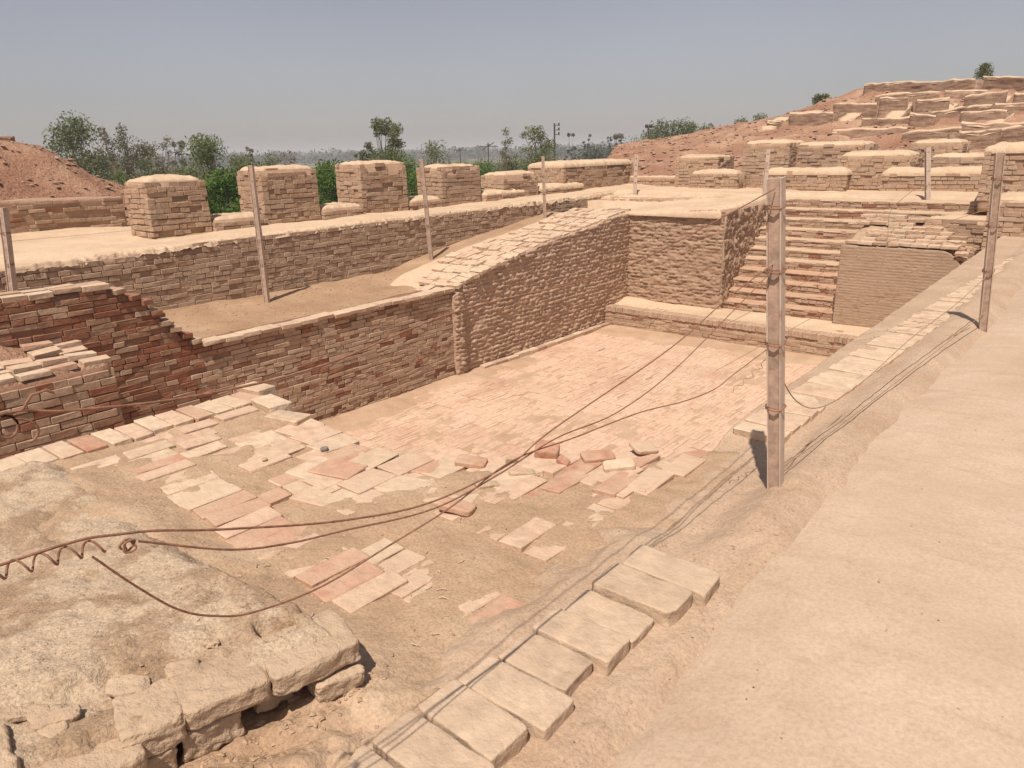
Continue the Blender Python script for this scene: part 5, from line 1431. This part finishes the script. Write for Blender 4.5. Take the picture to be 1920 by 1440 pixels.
GT = 'trees beyond the left terrace'
tree('tree', 'tall dense olive tree at the left behind the red mound', 'tree', -50.97, 18.87, 4.25, 3.3, 'leaf_olive', 9000, 0.10, 'dense', 11, GT, 0.1, None, 44)
tree('tree', 'narrow olive tree just right of the tall dense one', 'tree', -52.8, 21.4, 3.55, 2.2, 'leaf_grey', 3800, 0.09, 'column', 12, GT, 0.1)
tree('tree', 'narrow spiky topped olive tree, third from the left', 'tree', -54.0, 23.1, 3.8, 2.2, 'leaf_grey', 3800, 0.09, 'column', 13, GT, 0.1)
tree('tree', 'lower olive tree between the spiky one and the half bare one', 'tree', -53.2, 23.85, 3.0, 2.3, 'leaf_grey', 3600, 0.09, 'dense', 14, GT, 0.1)
tree('tree', 'half bare pale tree with thin twigs behind the leftmost pier', 'tree', -52.1, 24.9, 3.3, 2.6, 'leaf_grey', 1900, 0.08, 'airy', 15, GT, 0.15)
tree('tree', 'sparse grey tree left of the round green bush', 'tree', -53.5, 26.6, 2.95, 2.0, 'leaf_grey', 2200, 0.085, 'airy', 16, GT, 0.1)
tree('tree', 'thin dark treetop rising above the round green bush', 'tree', -45.5, 24.6, 2.85, 1.3, 'leaf_olive', 1500, 0.08, 'column', 17, GT, 0.4)
for k, (a, b, zt, w_) in enumerate(((-49, 20.0, 1.6, 2.8), (-50, 22.4, 1.7, 2.8), (-49.5, 24.0, 1.5, 2.6), (-50, 26.0, 1.6, 2.6))):
    tree('bush', ('dark scrub bush under the tall dense tree', 'dark scrub bush under the narrow olive trees', 'dark scrub bush above the left end of the leftmost pier', 'dark scrub bush above the right end of the leftmost pier')[k], 'bush', a, b, zt, w_, 'leaf_olive' if k % 2 else 'leaf_grey', 2600, 0.09, 'bush', 20 + k, 'scrub beyond the left terrace')
GB = 'bushes beyond the left terrace'
tree('bush', 'big round light green bush right of the leftmost pier', 'bush', -37.9, 20.2, 2.72, 3.4, 'leaf_green', 7500, 0.075, 'bush', 31, GB, ncl=40)
tree('bush', 'dark green bush at the right foot of the round light green bush', 'bush', -36.4, 21.6, 1.7, 2.6, 'leaf_green', 3600, 0.075, 'bush', 32, GB)
tree('bush', 'small bright green bush left of the leftmost pier', 'bush', -34.8, 14.4, 1.25, 2.0, 'leaf_bright', 3600, 0.07, 'bush', 33, GB)
tree('bush', 'bright green bush filling the gap right of the leftmost pier', 'bush', -23.6, 13.0, 1.15, 2.6, 'leaf_bright', 12000, 0.07, 'bush', 34, GB, ncl=60)
tree('bush', 'bright green bush low in the gap before the second pier', 'bush', -22.2, 13.6, 0.75, 2.2, 'leaf_bright', 8000, 0.07, 'bush', 35, GB, ncl=44)
tree('bush', 'dense bright green bush between the second and the tallest pier', 'bush', -26.1, 19.2, 1.36, 2.6, 'leaf_bright', 12000, 0.07, 'bush', 36, GB, ncl=60)
tree('bush', 'green bush low behind the tallest pier', 'bush', -24.9, 20.4, 1.15, 2.2, 'leaf_bright', 8000, 0.07, 'bush', 37, GB, ncl=44)
tree('tree', 'thin sapling with few leaves right of the second post top', 'tree', -42.7, 25.7, 2.3, 1.0, 'leaf_grey', 420, 0.08, 'airy', 41, GT, 0.4, None, 12)
tree('tree', 'bare twiggy shrub above the second pier', 'tree', -54.6, 36.3, 2.75, 2.2, 'leaf_dry', 700, 0.10, 'airy', 42, GT, 0.2, None, 24)
tree('bush', 'low olive scrub above the second pier', 'bush', -48.0, 30.5, 1.85, 3.2, 'leaf_olive', 3200, 0.085, 'bush', 43, GB)
tree('bush', 'low olive scrub left of the second post', 'bush', -46.0, 26.6, 1.75, 3.0, 'leaf_olive', 2800, 0.085, 'bush', 44, GB)
tree('tree', 'slender leafy tree rising behind the tallest pier', 'tree', -36.2, 31.2, 3.78, 2.9, 'leaf_olive', 3600, 0.09, 'airy', 51, GT, 0.55, None, 34)
tree('tree', 'smaller tufted tree left of the slender leafy tree', 'tree', -38.2, 30.9, 2.95, 1.7, 'leaf_olive', 1300, 0.085, 'airy', 52, GT, 0.5, None, 16)
tree('bush', 'olive bush under the slender leafy tree', 'bush', -34.5, 30.2, 1.9, 3.6, 'leaf_green', 5200, 0.08, 'bush', 53, GB)
tree('bush', 'green bush in the gap left of the third post', 'bush', -29.5, 26.8, 1.45, 2.4, 'leaf_bright', 5200, 0.06, 'bush', 54, GB)
tree('bush', 'dark green bush below it right of the tallest pier', 'bush', -26.6, 24.6, 0.9, 2.0, 'leaf_bright', 3600, 0.06, 'bush', 55, GB)
tree('bush', 'olive bush with twiggy top above the pier behind the third post', 'bush', -45.2, 44.1, 2.6, 3.2, 'leaf_olive', 2600, 0.10, 'bush', 56, GB)
tree('bush', 'bright green bush in the gap left of the squat pier', 'bush', -24.8, 27.6, 1.15, 2.8, 'leaf_bright', 5200, 0.06, 'bush', 57, GB)
tree('tree', 'sprawling thin leaved tree behind the squat pier', 'tree', -36.0, 45.6, 3.5, 4.0, 'leaf_olive', 3600, 0.10, 'airy', 58, GT, 0.3, None, 34)
tree('tree', 'twiggy left branch tree beside the sprawling tree', 'tree', -38.6, 45.2, 3.4, 2.2, 'leaf_olive', 900, 0.09, 'airy', 59, GT, 0.4, None, 16)
tree('bush', 'dense olive scrub under the sprawling tree', 'bush', -34.8, 45.0, 1.7, 4.6, 'leaf_green', 4800, 0.09, 'bush', 60, GB)
tree('bush', 'low olive scrub left of the sprawling tree', 'bush', -39.0, 46.5, 1.3, 4.4, 'leaf_green', 3800, 0.10, 'bush', 61, GB)
GS = 'thin far saplings'
tree('tree', 'tall thin far sapling right of the electric pole', 'tree', -66.9, 94.2, 4.0, 2.0, 'leaf_far', 700, 0.14, 'airy', 71, GS, 0.35, None, 14)
tree('tree', 'second tall thin far sapling right of the electric pole', 'tree', -64.8, 95.5, 3.8, 1.8, 'leaf_far', 600, 0.14, 'airy', 72, GS, 0.35, None, 12)
tree('tree', 'third smaller far sapling left of the red earth slope', 'tree', -61.5, 96.5, 3.4, 1.6, 'leaf_far', 500, 0.14, 'airy', 73, GS, 0.4, None, 12)
tree('tree', 'brownish far tree just above the left end of the red earth slope', 'tree', -55.7, 89.9, 3.6, 2.4, 'leaf_grey', 1200, 0.13, 'airy', 74, GS, 0.3, None, 20)
tree('bush', 'wide dark far bush left of the red earth slope', 'bush', -64.0, 96.0, 1.9, 9.0, 'leaf_far', 5200, 0.16, 'bush', 75, GB)
tree('bush', 'dark far bush between the saplings and the red earth slope', 'bush', -58.5, 95.0, 2.0, 6.5, 'leaf_far', 3800, 0.16, 'bush', 76, GB)
GW = 'trees behind the hill'
for k, (px_x, px_y, zt, w_, lab) in enumerate(((-44.0, 74.5, 2.9, 4.2, 'leftmost low tree of the green clump behind the hill slope'), (-41.6, 73.6, 3.6, 3.6, 'pointed tree beside the floodlight mast'), (-39.4, 71.5, 4.3, 3.2, 'tallest pointed tree of the green clump behind the hill slope'),
        (-37.6, 71.0, 4.0, 3.6, 'broad middle tree of the green clump behind the hill slope'), (-35.6, 70.5, 4.05, 3.4, 'rounded tree of the green clump, second from its right end'), (-33.4, 70.5, 3.75, 2.8, 'rightmost tree of the green clump behind the hill slope'))):
    tree('tree', lab, 'tree', px_x, px_y, zt, w_, 'leaf_olive', 3200, 0.13, 'dense', 81 + k, GW, 0.1)
for k, (px_x, px_y, zt, w_, lab) in enumerate(((-41.0, 91.0, 4.0, 1.6, 'tiny treetop left of the dark clump on the hill skyline'), (-38.6, 90.6, 4.75, 2.6, 'left treetop of the dark clump on the hill skyline'), (-36.6, 91.2, 5.15, 2.6, 'right treetop of the dark clump on the hill skyline'))):
    tree('tree', lab, 'tree', px_x, px_y, zt, w_, 'leaf_olive', 2200, 0.14, 'dense', 91 + k, GW, 0.1)
tree('bush', 'small round bush on the hill skyline left of the ruins', 'bush', -15.35, 47.4, 4.40, 1.15, 'leaf_olive', 2200, 0.07, 'bush', 97, 'bushes on the hill', zb=3.2)
tree('bush', 'lone conical bush on the very top of the hill', 'bush', -7.1, 47.0, 5.35, 0.85, 'leaf_olive', 1800, 0.05, 'dense', 98, 'bushes on the hill', 0.1, 4.3)

# scrub over the near plain and the far line of trees
def scrub(name, n, fpos, hr, wr, nl, size, mat, seed):
    r = np.random.default_rng(seed)
    cs, rs, ne = [], [], []
    for k in range(n):
        x, y = fpos(r); w = r.uniform(*wr); h = r.uniform(*hr)
        for q in range(3):
            cs.append((x + r.normal() * w * 0.35, y + r.normal() * w * 0.35, PLAIN_Z + h * r.uniform(0.25, 0.75))); rs.append((w * 0.45, w * 0.45, h * 0.4)); ne.append(nl)
    V, F, rd = leaves_np(cs, rs, ne, size, r)
    obj(name, mesh_np(name, V, F, M[mat], None, rd), None, kind='stuff')
def polar(r, d0, d1, a0=-82, a1=-12, p=0.6):
    a = math.radians(r.uniform(a0, a1)); d = d0 + (d1 - d0) * r.random() ** p
    return d * math.sin(a), d * math.cos(a)
scrub('scrub', 420, lambda r: polar(r, 55, 120, -80, -32), (1.5, 3.6), (2.5, 5.0), 60, 0.22, 'leaf_green', 201)
scrub('scrub', 420, lambda r: polar(r, 110, 300), (1.5, 3.2), (4, 9), 40, 0.5, 'leaf_green', 202)
scrub('distant_tree_line', 700, lambda r: polar(r, 420, 1000), (5, 11), (10, 26), 26, 1.6, 'leaf_far', 203)
scrub('distant_tree_line', 600, lambda r: polar(r, 1000, 2200), (7, 15), (30, 80), 20, 4.0, 'leaf_far', 204)

# ------------------------------------------------------------------ poles
def bar(p, q, r_, sides=6): return tube_np(np.array([p, q], float), r_, sides)
ep = thing('electric_pole', (-46.89, 63.16, PLAIN_Z), 'tall dark electric pole with insulators beside the sprawling tree', 'pole')
V, F = merge([bar((-46.89, 63.16, PLAIN_Z), (-46.89, 63.16, 4.2), 0.085)]); obj('mast', mesh_np('mast', V, F, M['dark']), ep)
for z in (4.0, 3.55, 3.1):
    V, F = merge([bar((-46.89, 63.16, z), (-46.55, 63.45, z), 0.04), bar((-46.55, 63.45, z - 0.05), (-46.55, 63.45, z + 0.22), 0.09)])
    obj('insulator', mesh_np('insulator', V, F, M['dark']), ep)
fm = thing('floodlight_mast', (-31.57, 55.48, 0), 'slim floodlight mast standing behind the red earth slope', 'mast')
V, F = merge([bar((-31.57, 55.48, -3), (-31.57, 55.48, 3.2), 0.045)]); obj('mast', mesh_np('mast', V, F, M['dark']), fm)
for dx in (-0.16, 0.16):
    bxm = chamfer_box(5, 0.26, 0.20, 0.24, 0.03, 0.0)
    me = mesh_np('floodlight', bxm[0], [np.array(bxm[1]), np.array(bxm[2])], M['dark']); fix_normals(me)
    o = obj('floodlight', me, None); o.parent = fm; o.location = Vector((-31.57 + dx * 0.77, 55.48 + dx * 0.64, 3.28)) - Vector(fm.location); o.rotation_euler = (0.4, 0, 0.7)
for (x, y, zt, s, lab) in ((-83.49, 94.01, 3.0, 1.0, 'far pole with several cross arms between the third post and the sprawling tree'), (-116.1, 121.3, 2.6, 0.9, 'smaller far pole with a cross arm right of the third post')):
    t = thing('electric_pole', (x, y, PLAIN_Z), lab, 'pole', 'far poles')
    V, F = bar((x, y, PLAIN_Z), (x, y, zt), 0.10); obj('mast', mesh_np('mast', V, F, M['dark']), t)
    u = np.array([0.77, 0.64, 0]) * s; w_ = np.array([0.64, -0.77, 0]) * s; p = np.array([x, y, zt - 0.6])
    for (a, b) in ((p - 1.6 * u, p + 1.6 * u), (p - 1.3 * w_ - 0.3 * u + (0, 0, 0.25), p + 1.3 * w_ + 0.5 * u + (0, 0, 0.25)), (p - u + (0, 0, -0.5), p + u + (0, 0, 0.6))):
        V, F = bar(a, b, 0.08); obj('cross_arm', mesh_np('cross_arm', V, F, M['dark']), t)

# ------------------------------------------------------------------ hazy air over the plain
hz = bpy.data.meshes.new('haze')
hx0, hx1, hy0, hy1, hz0, hz1 = -2600, 900, -900, 2600, PLAIN_Z - 1.6, 24.0
hv = [(x, y, z) for x in (hx0, hx1) for y in (hy0, hy1) for z in (hz0, hz1)]
hz.from_pydata(hv, [], [(0, 1, 3, 2), (4, 6, 7, 5), (0, 4, 5, 1), (2, 3, 7, 6), (0, 2, 6, 4), (1, 5, 7, 3)])
hm = bpy.data.materials.new('haze_air'); hm.use_nodes = True
hn = hm.node_tree; hn.nodes.clear()
ho = hn.nodes.new('ShaderNodeOutputMaterial'); hp = hn.nodes.new('ShaderNodeVolumePrincipled')
hp.inputs['Color'].default_value = (0.93, 0.93, 0.95, 1)
hp.inputs['Density'].default_value = 0.0009
hn.links.new(hp.outputs[0], ho.inputs['Volume'])
hz.materials.append(hm)
obj('haze', fix_normals(hz), None, kind='stuff')
